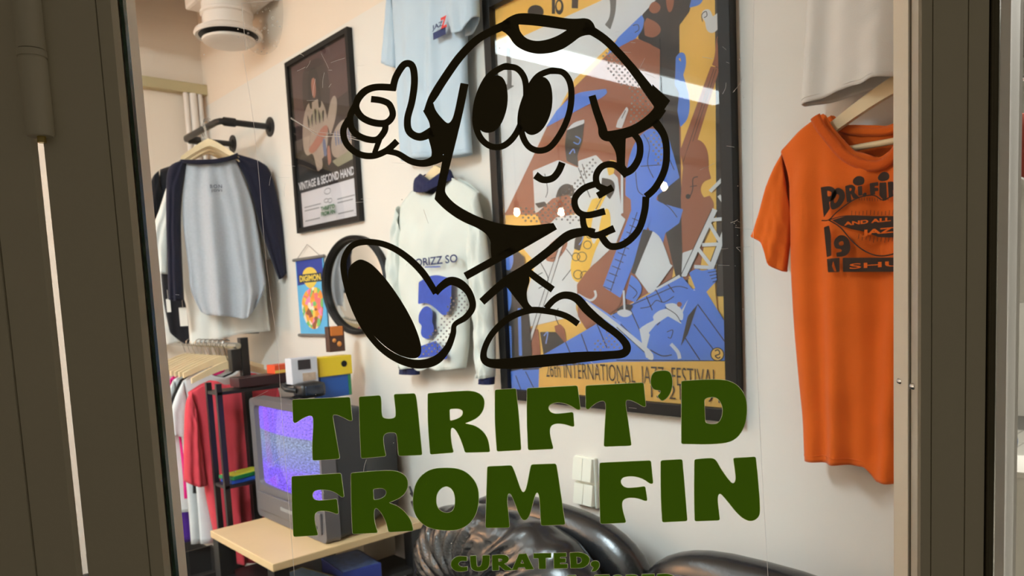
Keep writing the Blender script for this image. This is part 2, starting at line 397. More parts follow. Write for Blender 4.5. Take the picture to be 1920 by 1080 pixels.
# fixed frame left of the door (a narrow gap lets the light of the room through) and right of it
win = GF.empty('window_1', kind='structure')
a0, a1, a2, a3 = gx(-120, yF), gx(10, yF), gx(13, yF), gx(96, yF)
vprofile('post', [(a2, yF), (a3-0.004, yF), (a3, yF+0.004), (a3-0.002, yF+0.006), (a2+0.004, yB), (a2, yB)], zb, zt, FRAMEP, win)
vprofile('post', [(a0, yF-0.0015), (a1, yF-0.0015), (a1, yF+0.02), (a0, yF+0.03)], zb, zt, FRAMEP, win)
bobj('header', (a0-0.3, yF, zt+0.004), (gx(2150, yF), yB, 3.1-GF.loc.z), FRAMEP, win)
alu = cmat('brushed_aluminium', 176, 172, 160, rough=0.3, metal=0.9, var=0.1, vscale=40)
xa = [gx(p, yF) for p in (1814, 1850, 1856, 1868, 1874, 1879)]
vprofile('post', [(xa[0], yF+0.001), (xa[1], yF+0.001), (xa[1]+0.002, yF+0.004), (xa[1]+0.002, yB), (xa[0], yB)], zb, zt, FRAMEP, win)
vprofile('cover_strip', [(xa[1]+0.003, yF+0.006), (xa[2], yF), (xa[2]+0.0015, yF+0.004), (xa[3]-0.001, yF+0.005), (xa[3], yF), (xa[4], yF+0.003), (xa[5], yF+0.012), (xa[5], yB), (xa[1]+0.003, yB)], zb, zt, alu, win)
xq = gx(2200, 0)
bm = bmesh.new(); bm.faces.new([bm.verts.new(p) for p in ((xa[5], 0.005, zb), (xq, 0.005, zb), (xq, 0.005, zt), (xa[5], 0.005, zt))]); done('pane', bm, PANE, win)
# short return wall from the post back to the poster wall, then the neighbouring hall beyond the right pane
p0 = GF.loc+Matrix.Rotation(-PI/4, 3, 'Z') @ Vector((gx(1862, 0.03), 0.03, 0)); p1 = Vector((D+0.05, 0.395, 0))
p0.z = 0; dv = (p1-p0); nv_ = Vector((dv.y, -dv.x, 0)).normalized()*0.012
tag(vprofile('wall_return', [tuple((p0+nv_).xy), tuple((p1+nv_).xy), tuple((p1-nv_).xy), tuple((p0-nv_).xy)], 0, 3.1, WALLP), kind='structure')
hall = cmat('hall_wall', 196, 192, 182, rough=0.7, bump=0.1)
sbox('wall_hall', (9.0, -5.0, 0), (9.1, 3.0, 3.6), hall)
sbox('wall_side', (1.62, 3.0, 0), (9.0, 3.1, 3.6), hall)
hf = sbox('floor_hall', (1.56, -5.0, -0.1), (9.0, 3.0, -0.006), cmat('grout', 120, 118, 112, rough=0.8))
tm = cmat('floor_tile', 196, 193, 184, rough=0.3, var=0.06, vscale=6)
bm = bmesh.new(); box(bm, (0.004, 0.004, -0.006), (0.596, 0.296, 0.0), 0.001); tme = bpy.data.meshes.new('tile'); bm.to_mesh(tme); bm.free(); tme.materials.append(tm)
for i in range(11):
    for j in range(14):
        x, y = 1.6+0.6*i, -2.1+0.3*j+(0.0 if i % 2 else 0.15)
        o = link('tile', tme, hf); o.location = (x, y, 0)
HL = emat('hall_fill_light', (1, 0.97, 0.9, 1), HALL)  # added lamp, out of view, brightens the hall
hl = tag(empty('hall_fill_panel', (5.0, 0.3, 3.4), 0), 'unseen fill light panel added over the hall beyond the right pane', 'lamp'); bobj('diffuser', (-1.5, -0.6, 0), (1.5, 0.6, 0.02), HL, hl); bobj('housing', (-1.55, -0.65, 0.02), (1.55, 0.65, 0.08), CEILP, hl)

# ------------------------------------------------------------------ lamps of the room, with an added one near the front
cool = emat('tube_light', (0.86, 0.97, 1.0, 1), TUBE_COOL)
def linear_lamp(x0, x1, y, z, w, label, m):
    e = tag(empty('linear_lamp', ((x0+x1)/2, y, z), 0), label, 'lamp', 'linear ceiling lamps'); h = (x1-x0)/2
    bobj('diffuser', (-h, -w/2, 0), (h, w/2, 0.03), m, e, 0.008); bobj('housing', (-h-0.02, -w/2-0.012, 0.03), (h+0.02, w/2+0.012, 0.08), FRAMEP, e)
    for s in (-0.8, 0.8): tobj('suspension_wire', [(s*h, 0, 0.08), (s*h, 0, 3.096-z)], 0.002, CHROME, e, 6)
linear_lamp(-2.3, 0.05, 3.24, 2.9, 0.21, 'long white ceiling lamp mirrored as a bright bar in the jazz poster', cool)
linear_lamp(-2.2, -0.35, 1.45, 2.9, 0.17, 'long white fill lamp added out of view near the shop front', emat('front_fill_light', (0.78, 0.95, 1.03, 1), FILL_FRONT))  # added source, not in view, gives the right wall its neutral light
warm = emat('bulb_light', (1.0, 0.50, 0.22, 1), BULB)
for (x, y, z), lb in (((-1.145, 2.99, 2.15), 'small warm pendant bulb mirrored over the blue suit in the jazz poster'), ((-0.861, 3.66, 2.05), 'small warm pendant bulb mirrored at the white shirt in the jazz poster'), ((-0.539, 3.765, 2.05), 'small warm pendant bulb mirrored at the left edge of the jazz poster')):
    e = tag(empty('pendant_bulb', (x, y, z), 0), lb, 'lamp', 'warm pendant bulbs')
    bm = bmesh.new(); lathe(bm, [(0, -0.018), (0.012, -0.014), (0.019, -0.002), (0.018, 0.012), (0.012, 0.033), (0.0, 0.036)], 16); done('globe', bm, warm, e, True)
    bm = bmesh.new(); lathe(bm, [(0, 0.036), (0.017, 0.036), (0.017, 0.08), (0.006, 0.09), (0, 0.09)], 16); done('socket', bm, BLACKMETAL, e, True, 40)
    tobj('cord', [(0, 0, 0.09), (0, 0, 3.096-z)], 0.003, BLACKMETAL, e, 6)

# ================================================================== vinyl decals on the door glass
GREEN = cmat('green_vinyl', 152, 232, 0, rough=0.4, var=0.05, vscale=6)
BLACKV = cmat('black_vinyl', 66, 56, 20, rough=0.45)
GREYD = frosted('grey_dot_vinyl', (0.55, 0.55, 0.55, 1), 0.25)
YD = -0.0015
def zf(ox, oy, sc): return lambda p: gconv((ox+p[0]/sc, oy+p[1]/sc))
ZA, ZB, ZC, ZD, ZE = zf(540, 690, 4.3636), zf(960, 690, 4.0), zf(540, 850, 4.3636), zf(960, 840, 4.0), zf(760, 980, 3.0)
def letter(parent, conv, outer, holes=(), name='letter', r=14):
    bm = bmesh.new(); flat_bm(bm, [[conv(p) for p in fillet(outer, r)]]+[[conv(p) for p in fillet(h, r)] for h in holes], YD)
    o = done(name, bm, GREEN, parent)
    bm = bmesh.new()
    for lp in (outer,)+tuple(holes):
        P = [conv(p) for p in fillet(lp, r)]; P.append(P[0]); stroke_bm(bm, [(x, z, 0.00085) for x, z in P], lambda p: p, YD+0.0003, 0, 1)
    tag(done('cut_edge', bm, EDGE, o), kind='stuff')
    return o
EDGE = frosted('vinyl_edge', (0.75, 0.85, 0.6, 1), 0.1)
t1 = GF.empty('window_lettering', label="large green vinyl letters THRIFT'D FROM FIN on the door glass", cat='lettering')
for cv, o_, h_ in (
  (ZA, [(38,258),(508,238),(528,430),(505,430),(440,395,1),(390,378,1),(365,385,1),(372,430,1),(425,740),(205,755),(200,640,1),(212,440,1),(205,395,1),(180,385,1),(130,405,1),(62,450),(45,440)], ()),
  (ZA, [(583,235),(755,224),(765,260,1),(765,360,1),(775,415,1),(880,415,1),(885,360,1),(868,215),(1040,208),(1055,260,1),(1098,710),(905,718),(898,600,1),(890,530,1),(850,525,1),(800,530,1),(778,560,1),(785,640,1),(803,720),(600,738),(588,500,1)], ()),
  (ZA, [(1145,208),(1400,188,1),(1530,186,1),(1610,240,1),(1604,340,1),(1550,410,1),(1445,452),(1550,475,1),(1635,560,1),(1652,685),(1450,690),(1430,620,1),(1390,525,1),(1350,480,1),(1328,500,1),(1336,610,1),(1355,690),(1165,705),(1145,450,1)], ([(1322,335),(1390,328,1),(1434,345,1),(1430,390,1),(1380,420,1),(1325,432)],)),
  (ZA, [(1695,178),(1865,168),(1890,400,1),(1907,670),(1710,680),(1693,430,1)], ()),
  (ZB, [(113,152),(490,132),(513,310),(490,312),(430,272,1),(340,252,1),(275,275,1),(272,315,1),(310,345,1),(380,340,1),(458,330),(466,438),(445,436),(400,420,1),(330,412,1),(285,435,1),(282,500,1),(310,605),(122,614),(112,400,1)], ()),
  (ZB, [(553,132),(985,110),(1003,288),(985,290),(930,255,1),(870,234,1),(848,250,1),(860,330,1),(895,580),(690,588),(695,450,1),(706,280,1),(695,246,1),(665,244,1),(620,266,1),(570,312),(553,300)], ()),
  (ZB, [(1120,18,1),(1185,22,1),(1204,90,1),(1198,160,1),(1168,220,1),(1125,248),(1088,210),(1112,190,1),(1118,165,1),(1055,162,1),(1034,100,1),(1055,30,1)], ()),
  (ZB, [(1270,98),(1480,84,1),(1650,92,1),(1748,190,1),(1764,320,1),(1742,450,1),(1660,555,1),(1480,572,1),(1270,567)], ([(1440,235),(1470,218,1),(1538,216,1),(1578,280,1),(1580,350,1),(1550,416,1),(1490,422,1),(1448,410)],)),
  (ZC, [(32,188),(435,162),(460,355),(440,357),(385,312,1),(300,292,1),(212,300,1),(198,350,1),(225,387,1),(320,382,1),(402,370),(415,490),(400,494),(350,475,1),(270,464,1),(220,486,1),(218,550,1),(248,668),(48,680),(35,450,1)], ()),
  (ZC, [(517,160),(760,140,1),(900,140,1),(980,195,1),(982,290,1),(930,360,1),(822,402),(925,440,1),(1008,540,1),(1026,632),(825,642),(805,560,1),(770,490,1),(725,438,1),(702,465,1),(708,560,1),(735,648),(530,658),(518,400,1)], ([(697,290),(770,280,1),(808,302,1),(802,345,1),(760,372,1),(703,382)],)),
  (ZC, [(1290,114,1),(1440,130,1),(1552,245,1),(1566,390,1),(1530,530,1),(1425,620,1),(1290,632,1),(1135,608,1),(1036,508,1),(1018,370,1),(1050,220,1),(1155,128,1)], ([(1290,257,1),(1355,295,1),(1373,390,1),(1355,470,1),(1300,490,1),(1235,466,1),(1210,400,1),(1220,312,1)],)),
  (ZD, [(-184,138),(-2,130),(25,190,1),(60,300,1),(83,338,1),(108,310,1),(130,190,1),(145,123),(330,117),(345,200,1),(398,572),(218,580),(213,470,1),(205,350,1),(188,326,1),(170,355,1),(140,480,1),(117,530,1),(92,542,1),(65,525,1),(10,380,1),(-10,339,1),(-32,339,1),(-38,400,1),(-28,480,1),(-18,595),(-197,597),(-195,480,1)], ()),
  (ZD, [(657,110),(1040,93),(1057,265),(1035,266),(980,225,1),(900,206,1),(822,218,1),(810,260,1),(845,300,1),(920,297,1),(998,286),(1013,393),(995,394),(940,372,1),(870,368,1),(825,390,1),(824,450,1),(855,558),(663,567),(655,350,1)], ()),
  (ZD, [(1115,93),(1275,84),(1290,250,1),(1313,545),(1127,555),(1115,350,1)], ()),
  (ZD, [(1368,85),(1490,73,1),(1528,86,1),(1560,150,1),(1620,235,1),(1657,272,1),(1680,240,1),(1672,170,1),(1658,75),(1825,65),(1840,200,1),(1860,450,1),(1852,516,1),(1800,549,1),(1740,534,1),(1680,480,1),(1590,365,1),(1558,334,1),(1538,362,1),(1545,440,1),(1557,540),(1370,547),(1365,350,1)], ())):
    letter(t1, cv, o_, h_)
t2 = GF.empty('window_lettering', label='small green vinyl letters reading CURATED with a comma on the door glass', cat='lettering')
for o_, h_ in (
  ([(347,190),(320,187,1),(288,188,1),(260,212,1),(256,242,1),(275,268,1),(310,276,1),(350,268),(350,245),(320,250,1),(295,235,1),(308,213,1),(347,214)], ()),
  ([(365,185),(398,184),(400,225,1),(403,247,1),(422,247,1),(432,225,1),(435,183),(475,182),(474,238,1),(458,264,1),(410,274,1),(372,262,1),(366,225,1)], ()),
  ([(488,182),(555,177,1),(584,192,1),(578,220,1),(555,229),(605,265),(560,267),(525,237),(527,266),(490,268)], ([(523,200),(547,202,1),(543,216,1),(524,218)],)),
  ([(640,175),(680,173),(722,260),(678,262),(672,248),(635,250),(630,264),(600,265)], ([(648,228),(668,228),(657,205)],)),
  ([(722,172),(820,170),(820,195),(790,196),(790,258),(752,259),(750,198),(722,199)], ()),
  ([(835,170),(905,168),(905,190),(870,191),(870,200),(902,200),(902,222),(870,223),(870,232),(912,231),(912,254),(837,256)], ()),
  ([(925,168),(990,164,1),(1036,188,1),(1036,224,1),(1008,250,1),(975,254,1),(930,254)], ([(962,190),(987,193,1),(995,212,1),(982,230,1),(964,230)],)),
  ([(1068,212,1),(1090,218,1),(1093,247,1),(1072,272,1),(1045,273),(1062,250,1),(1043,242,1),(1043,220,1)], ())):
    letter(t2, ZE, o_, h_, r=2)
t3 = GF.empty('window_lettering', label='green vinyl letters just cut off by the lower edge under CURATED', cat='lettering')
for x in (905, 1065, 1155, 1240, 1325, 1415):
    if x == 905: o_, h_ = [(910, 296), (960, 294), (956, 372), (915, 374)], ()
    elif x == 1065: o_, h_ = [(1065,294),(1148,291),(1148,314),(1122,315),(1122,376),(1088,377),(1088,316),(1065,317)], ()
    elif x == 1155: o_, h_ = [(1190,289,1),(1228,300,1),(1232,350,1),(1190,378,1),(1155,350,1),(1155,305,1)], ([(1190,312,1),(1208,330,1),(1190,354,1),(1175,330,1)],)
    elif x == 1240: o_, h_ = [(1240,292),(1295,289,1),(1316,306,1),(1308,332,1),(1298,336),(1322,372),(1288,373),(1272,346),(1272,374),(1240,375)], ([(1270,308),(1288,309,1),(1286,320,1),(1270,322)],)
    elif x == 1325: o_, h_ = [(1330,289),(1400,287),(1400,308),(1362,309),(1362,318),(1396,318),(1396,338),(1362,339),(1362,350),(1402,349),(1402,370),(1330,372)], ()
    else: o_, h_ = [(1415,288),(1480,284,1),(1528,308,1),(1526,345,1),(1490,370,1),(1418,372)], ([(1450,308),(1480,312,1),(1490,330,1),(1478,346,1),(1452,348)],)
    letter(t3, ZE, o_, h_, r=2)

# the black line drawing above the lettering
ZM, ZFt = zf(620, 10, 2.2985), zf(620, 420, 2.909)
logo = GF.empty('window_logo', label='black vinyl line drawing of a walking figure with thumb up on the door glass', cat='decal')
def ink(name, conv, strokes=(), fills=(), y=YD):
    bm = bmesh.new()
    for i, s in enumerate(strokes): stroke_bm(bm, s, conv, y-0.00006*i)
    for i, f_ in enumerate(fills):
        lp = f_ if isinstance(f_[0], list) else [f_]
        flat_bm(bm, [[conv(p) for p in fillet(q, 4)] for q in lp], y-0.00006*(i+len(strokes)))
    return done(name, bm, BLACKV, logo)
ink('head_outline', ZM, [[(408,452,10),(440,398,34),(490,318,36),(560,220,36),(640,143,34),(740,92,36),(775,85,36)]])
ink('head_outline', ZM, [[(1090,95,44),(1140,120,38),(1200,165,36),(1290,262,36),(1375,372,46),(1420,425,60)],
    [(1126,390,31),(1145,455,33),(1168,520,36),(1180,560,44),(1225,562,46),(1310,538,46),(1385,490,52),(1425,440,50)]],
    [[(1385,340),(1463,412),(1408,492),(1370,500),(1398,440,1)]])
ink('cap', ZM, fills=[[[(735,75),(775,47,1),(820,32,1),(930,43,1),(1040,62,1),(1105,54,1),(1132,75,1),(1142,105,1),(1165,130),(1085,128,1),(1040,165,1),(990,197,1),(920,212,1),(860,208,1),(795,178,1),(765,128,1),(735,110)], [(810,84),(880,88,1),(1018,108),(970,138,1),(900,158,1),(845,148,1),(815,115,1)]]])
ink('cheek', ZM, fills=[[(398,455),(443,422),(452,455,1),(490,500,1),(508,512,1),(524,495,1),(535,460,1),(560,335),(595,341),(572,460,1),(540,590,1),(515,690,1),(492,790,1),(496,815,1),(540,862,1),(640,915,1),(740,945,1),(850,952,1),(960,938),(970,962),(850,1030,1),(770,1078),(700,1080),(688,1000,1),(640,962,1),(560,930,1),(490,880,1),(448,836),(488,640),(450,675,1),(420,688,1),(440,640,1),(425,585,1),(418,562,1),(434,518,1)]])
ink('mouth', ZM, [[(882,732,34),(915,752,30),(955,746,30),(982,716,30),(998,678,30)]])
ink('eye', ZM, [[(745,266,27),(800,272,27),(835,315,27),(843,390,27),(830,480,27),(795,560,27),(745,606,27),(690,608,27),(645,570,27),(624,500,27),(636,400,27),(680,310,27),(745,266,27),(772,266,27)]],
    [[(735,300,1),(762,345,1),(765,440,1),(728,535,1),(675,556,1),(635,535,1),(615,475,1),(636,370,1),(685,308,1)]])
ink('eye', ZM, [[(945,284,27),(1000,290,27),(1033,340,27),(1035,430,27),(1008,520,27),(955,603,27),(905,627,27),(855,610,27),(825,555,27),(820,470,27),(850,375,27),(890,310,27),(945,284,27),(975,284,27)]],
    [[(925,305,1),(955,350,1),(957,450,1),(920,535,1),(870,566,1),(830,545,1),(810,475,1),(838,378,1),(880,315,1)]])
ink('thumb_up_hand', ZM, [[(268,366,30),(282,310,30),(318,256,30),(352,262,30),(362,325,30),(352,410,30),(332,490,30),(340,545,32),(385,568,34),(440,545,44)],
    [(282,357,30),(195,354,30),(140,378,32),(110,430,30),(130,478,30),(180,505,30),(238,508,30),(268,475,28),(255,430,28),(222,412,28),(175,405,28)],
    [(110,428,28),(85,480,28),(95,538,28),(140,572,28),(198,580,28),(232,545,28),(238,512,26)],
    [(80,490,28),(56,540,28),(70,598,28),(120,640,28),(180,650,28),(240,628,28),(288,586,28)],
    [(190,638,22),(212,578,24)],
    [(235,628,26),(290,640,26),(345,672,28),(400,682,30),(445,668,40),(480,640,70)]])
ink('resting_hand', ZM, [[(1300,548,28),(1330,590,28),(1330,650,30),(1300,705,32),(1255,728,34)],
    [(1395,500,40),(1435,560,32),(1447,630,30),(1438,710,30),(1400,785,30),(1358,825,30)],
    [(1358,825,30),(1352,890,30),(1325,970,30),(1265,1028,30),(1205,1038,30),(1170,1000,30),(1165,980,24)],
    [(1275,735,26),(1225,690,28),(1175,692,28),(1145,730,28),(1150,775,28),(1185,795,30)],
    [(1215,785,30),(1150,822,30)],
    [(1150,768,28),(1090,790,28),(1052,835,28),(1062,885,28),(1105,905,28),(1182,888,30)],
    [(1085,905,26),(1095,960,28),(1140,992,28),(1222,962,32)]],
    [[(1165,552),(1240,560),(1272,545),(1268,690),(1290,722),(1268,745),(1232,705,1),(1232,640,1),(1205,592,1)]])
ink('body', ZFt, [[(735,285,42),(880,205,42),(1050,112,42),(1225,12,40)],
    [(825,425,42),(950,315,46),(1080,232,46),(1200,140,46),(1300,62,52),(1400,42,44),(1440,48,40)],
    [(893,75,38),(890,130,34),(896,195,36)],
    [(1050,238,36),(1130,300,38),(1212,358,38)]],
    [[(955,338),(1062,243),(1092,300,1),(1066,370,1),(1074,430,1),(1110,462),(1060,472)], [(850,40),(1228,8),(1010,148),(985,118),(1000,80),(915,85),(875,80,1)]])
ink('shoe', ZFt, [[(1350,545,34),(1280,500,34),(1180,475,34),(1080,472,36),(970,515,36),(880,600,34),(836,695,34),(850,750,44),(940,762,56),(1130,748,68),(1350,727,60),(1500,716,46),(1595,705,46),(1614,665,44),(1570,608,40),(1480,540,42),(1400,470,48),(1340,405,46),(1275,388,40),(1220,412,36),(1175,460,34)]])
ink('shoe', ZFt, [[(575,378,34),(500,262,38),(400,168,36),(300,114,34),(200,98,33),(120,118,33),(76,185,33),(74,270,33),(108,400,34),(170,540,34),(260,660,36),(360,732,42),(470,764,48),(570,745,50),(635,680,40),(668,600,32),(678,548,28),(738,508,34),(775,450,36),(755,375,40),(705,325,48),(650,312,46),(600,345,40),(572,378,34)]],
    [[(150,192,1),(95,235,1),(98,330,1),(145,475,1),(235,615,1),(350,708,1),(445,738,1),(494,722,1),(497,655,1),(445,515,1),(340,345,1),(240,228,1),(185,196,1)]])
bm = bmesh.new(); pitch = 24.5
def dots(conv, poly, ang, pitch, r, bm):
    xs = [p[0] for p in poly]; ys = [p[1] for p in poly]; cx_, cy_ = sum(xs)/len(xs), sum(ys)/len(ys); ca, sa = math.cos(ang), math.sin(ang)
    for i in range(-26, 27):
        for j in range(-26, 27):
            u, v = (i+(0.5 if j % 2 else 0))*pitch, j*pitch*0.55; x, y = cx_+u*ca-v*sa, cy_+u*sa+v*ca; ins = False
            for a, b in zip(poly, poly[1:]+poly[:1]):
                if (a[1] > y) != (b[1] > y) and x < (b[0]-a[0])*(y-a[1])/(b[1]-a[1])+a[0]: ins = not ins
            if ins: flat_bm(bm, [[conv((x+r*math.cos(k*PI/4), y+r*math.sin(k*PI/4))) for k in range(8)]], -0.0012)
dots(ZM, [(1165,210),(1215,170),(1310,270),(1390,400),(1395,450),(1340,525),(1290,520),(1290,380),(1200,290)], 0.05, 24, 5.0, bm)
dots(ZM, [(1365,560),(1410,540),(1440,620),(1425,690),(1400,680),(1375,600)], 0.05, 24, 5.0, bm)
dots(ZM, [(815,870),(900,880),(1020,800),(1130,640),(1150,690),(1060,820),(1080,930),(1040,940),(980,930),(830,940)], 0.05, 24, 5.0, bm)
dots(ZFt, [(660,395),(720,370),(765,440),(740,480),(665,530),(650,640),(570,710),(495,720),(500,660),(580,560)], 0.05, 30, 6.0, bm)
dots(ZFt, [(1490,560),(1590,680),(1420,690),(1440,640),(1500,620)], 0.05, 30, 6.0, bm)
tag(done('halftone_dots', bm, GREYD, logo), kind='stuff')
for pts in ([(455, 100), (478, 250), (500, 500), (520, 650), (530, 800), (552, 1080)], [(1414, 0), (1410, 300), (1420, 700), (1440, 1080)]):
    bm = bmesh.new(); scr(pts, 0.7, bm); done('film_edge', bm, wh, logo)

# ================================================================== the jazz festival poster
BLK = cmat('frame_black', 18, 17, 17, rough=0.5, spec=0.3)
GLAZE = glassmat('poster_glazing', (1, 1, 1, 1), 1.62)
JP = Fr(on_x(1160, 773, D-0.001), -PI/2)
jz = JP.empty('framed_poster', label='large framed jazz festival poster in yellow, blue and brown behind glass', cat='poster')
pl_, pr_ = JP.l(941, 500).x, JP.l(1390, 500).x; pbz = JP.l(1398, 791).z; ptz = pbz+1.16
fw = 0.03
for lo, hi in (((pl_, -0.028, pbz), (pl_+fw, 0, ptz)), ((pr_-fw, -0.028, pbz), (pr_, 0, ptz)), ((pl_+fw, -0.028, pbz), (pr_-fw, 0, pbz+fw)), ((pl_+fw, -0.028, ptz-fw), (pr_-fw, 0, ptz))):
    bobj('frame_bar', lo, hi, BLK, jz, 0.002)
PC = [cmat('ink_'+n, *c, rough=0.7, var=0.05, vscale=10) for n, c in (('yellow', (250, 196, 92)), ('white', (228, 226, 224)), ('rust', (166, 98, 70)), ('black', (52, 46, 46)), ('blue', (92, 138, 226)), ('grey', (120, 116, 112)), ('gold', (252, 200, 70)), ('lightblue', (130, 160, 235)))]
Yl, Wh, Ru, Bk, Bl, Gy, Go, Lb = range(8)
def jc(p): q = JP.l(900+p[0]/2.7, p[1]/2.7, -0.004); return (min(max(q.x, pl_+0.02), pr_-0.02), min(max(q.z, pbz+0.02), ptz-0.02))
bm = bmesh.new(); _n = [0]
def art(mi, pts, r=6):
    _n[0] += 1; flat_bm(bm, [[jc(p) for p in fillet(pts, r)]], -0.004-0.00004*_n[0], mi)
def line(mi, pts, w=5):
    _n[0] += 1; stroke_bm(bm, [(x, y, w) for x, y in pts], jc, -0.004-0.00004*_n[0], mi, 4)
def oval(mi, x, y, a, b, t=0.0):
    art(mi, [(x+a*math.cos(k*PI/6)*math.cos(t)-b*math.sin(k*PI/6)*math.sin(t), y+a*math.cos(k*PI/6)*math.sin(t)+b*math.sin(k*PI/6)*math.cos(t), 1) for k in range(12)])
art(Yl, [(20,-700),(1330,-700),(1340,2200),(60,2200)])
art(Wh, [(60,255),(620,0),(800,-200),(1100,-230),(910,0),(700,190),(480,400),(270,790),(130,1080),(100,1300),(60,900)])
oval(Bk, 282, 60, 42, 36); line(Bk, [(372,70),(372,-60)], 16); oval(Bk, 402, 35, 22, 40); oval(Yl, 400, 30, 12, 24); line(Bk, [(480,42),(484,-60)], 32)
art(Gy, [(645,-60),(690,-60),(690,60,1),(660,150),(632,125),(658,90,1),(662,20,1)]); line(Gy, [(142,240),(150,380),(148,440)], 22); art(Gy, [(135,460),(175,435),(130,425)])
art(Ru, [(640,280),(760,190),(920,220),(1020,500),(1020,1080),(960,1500),(860,1480),(720,1560),(540,1670),(480,1500),(560,1320),(700,1230),(560,1080),(120,1090),(140,1060),(270,790),(340,640),(480,440)])
art(Bk, [(822,75),(900,-10),(1090,-60),(1060,60),(1010,130),(1010,640),(1015,900),(1030,1100),(1060,1480),(1000,1440),(900,1000),(908,560),(912,250),(800,195)])
art(Ru, [(850,40,1),(880,0,1),(920,30,1),(905,65,1),(870,70,1)]); art(Ru, [(940,-30),(985,-30),(980,40,1),(960,70,1),(945,40,1)]); art(Ru, [(845,90),(905,118,1),(922,160,1),(880,195,1),(835,180),(830,120)])
art(Bl, [(640,282),(700,190),(820,75),(832,100),(825,150,1),(790,195),(720,230)]); line(Bk, [(775,130),(800,125),(805,150),(785,165)], 4)
art(Ru, [(760,205),(850,210,1),(908,260,1),(905,400),(850,480),(740,320)])
art(Yl, [(1012,125),(1062,70),(1085,-40),(1195,-60),(1200,1100),(1190,1500),(1060,1500),(1020,900)])
art(Bl, [(1060,40),(1075,-20),(1135,-20,1),(1120,25,1)]); art(Bk, [(1190,-60),(1300,-60),(1300,1500),(1200,1500)])
art(Bl, [(992,290),(1015,262,1),(1042,272,1),(1046,330,1),(1030,380),(1066,500,1),(1058,600,1),(1015,645),(1000,560),(1010,470),(988,430)]); art(Yl, [(1005,300),(1015,290),(1020,315)])
art(Wh, [(1120,80,1),(1130,50,1),(1165,45,1),(1180,85),(1210,60),(1222,28),(1258,30),(1250,80,1),(1215,140,1),(1180,172,1),(1148,158,1),(1140,110)]); line(Bk, [(1128,110),(1124,75),(1145,58),(1150,80),(1135,90)], 4)
art(Ru, [(1195,210,1),(1205,175,1),(1245,170,1),(1258,200),(1250,260,1),(1225,300),(1215,345),(1175,330),(1190,290,1)]); line(Bk, [(1235,190),(1205,195),(1210,235),(1235,225),(1225,205)], 4)
art(Ru, [(1170,335),(1215,345),(1075,800),(1030,860),(1015,760)]); line(Bk, [(1185,350),(1030,820)], 3); line(Bk, [(1198,350),(1045,820)], 3)
art(Ru, [(1080,700,1),(1130,715,1),(1158,770,1),(1160,860),(1172,905),(1130,920,1),(1115,965,1),(1135,1000),(1165,990),(1195,1040,1),(1150,1150,1),(1110,1400),(1030,1420),(1018,1000),(1030,800,1)])
line(Bk, [(1105,895),(1080,905),(1078,960),(1062,1000)], 5); oval(Bk, 1055, 995, 13, 13); line(Bk, [(1065,945),(1100,940)], 4)
art(Bl, [(770,740,1),(840,655,1),(890,650,1),(960,710),(1000,850,1),(1012,900),(900,990),(890,1020,1),(1030,1060),(1010,1130),(940,1180),(920,1270),(840,1130),(770,1120),(765,1010),(738,990),(740,880)])
line(Bk, [(830,680),(860,740),(850,830),(880,900)], 4); line(Bk, [(815,842),(918,835)], 4); line(Bk, [(940,760),(985,860)], 4); line(Bk, [(790,870),(800,960),(830,990)], 4); line(Bk, [(900,1010),(960,1050),(1000,1100)], 4)
oval(Wh, 930, 955, 5, 5)
art(Bl, [(430,520),(490,470,1),(560,460,1),(640,450),(650,480,1),(520,545,1),(420,600),(335,645),(390,560)])
art(Bk, [(440,650,1),(480,620),(532,610),(518,720),(495,790),(500,845),(440,815),(432,740)]); art(Wh, [(440,660),(475,620,1),(530,605),(530,625),(480,645)]); line(Bl, [(485,690),(510,705),(500,730),(475,720)], 6); line(Lb, [(455,780),(475,755),(482,775)], 6)
art(Wh, [(270,865),(400,810),(500,850),(500,815),(590,785),(700,900),(720,1080),(680,1160),(520,1080),(440,1010),(280,1080)]); line(Bk, [(330,880),(345,960),(335,1000)], 4); line(Bk, [(500,850),(560,1000)], 4); line(Bk, [(520,830),(540,900)], 4)
art(Wh, [(700,610),(745,540),(755,555),(720,650),(690,645)]); line(Gy, [(720,600),(740,560)], 5)
art(Bk, [(385,1000),(400,950,1),(440,925,1),(480,945,1),(480,990),(440,1000)]); art(Ru, [(290,1080),(370,1005),(450,985),(470,1010),(460,1080),(440,1150,1),(390,1190,1),(320,1160)]); oval(Wh, 415, 1085, 18, 10); art(Bk, [(280,1030),(330,1020),(345,1040),(300,1055)]); line(Bk, [(330,1120),(390,1140),(430,1110)], 4)
art(Bk, [(620,900),(680,910,1),(690,960,1),(660,1010),(615,960)]); art(Go, [(660,810),(690,815),(680,880),(655,890),(645,850)]); line(Go, [(640,960),(590,1060)], 30); line(Bk, [(635,970),(590,1060)], 4)
line(Wh, [(722,870),(722,1080)], 12)
art(Wh, [(300,1190),(390,1100),(520,1080),(700,1075),(740,1110),(690,1235),(590,1330),(500,1430),(488,1560),(515,1640),(440,1610),(250,1655),(240,1480),(285,1330),(215,1250)])
line(Bk, [(310,1330),(350,1420),(300,1460)], 4); line(Bk, [(440,1260),(480,1330),(420,1420)], 4); line(Bk, [(400,1560),(385,1600),(410,1660)], 4); line(Bk, [(280,1400),(320,1380)], 4)
art(Ru, [(330,1290,1),(350,1240,1),(400,1200),(440,1190),(450,1240,1),(420,1290,1),(380,1330,1),(340,1320)]); line(Bk, [(345,1290),(380,1270),(420,1280)], 4); line(Bk, [(360,1310),(395,1300)], 4)
art(Ru, [(250,1655),(298,1668),(310,1800),(268,1800)]); art(Ru, [(380,1650),(410,1640),(432,1665),(446,1780),(408,1790)])
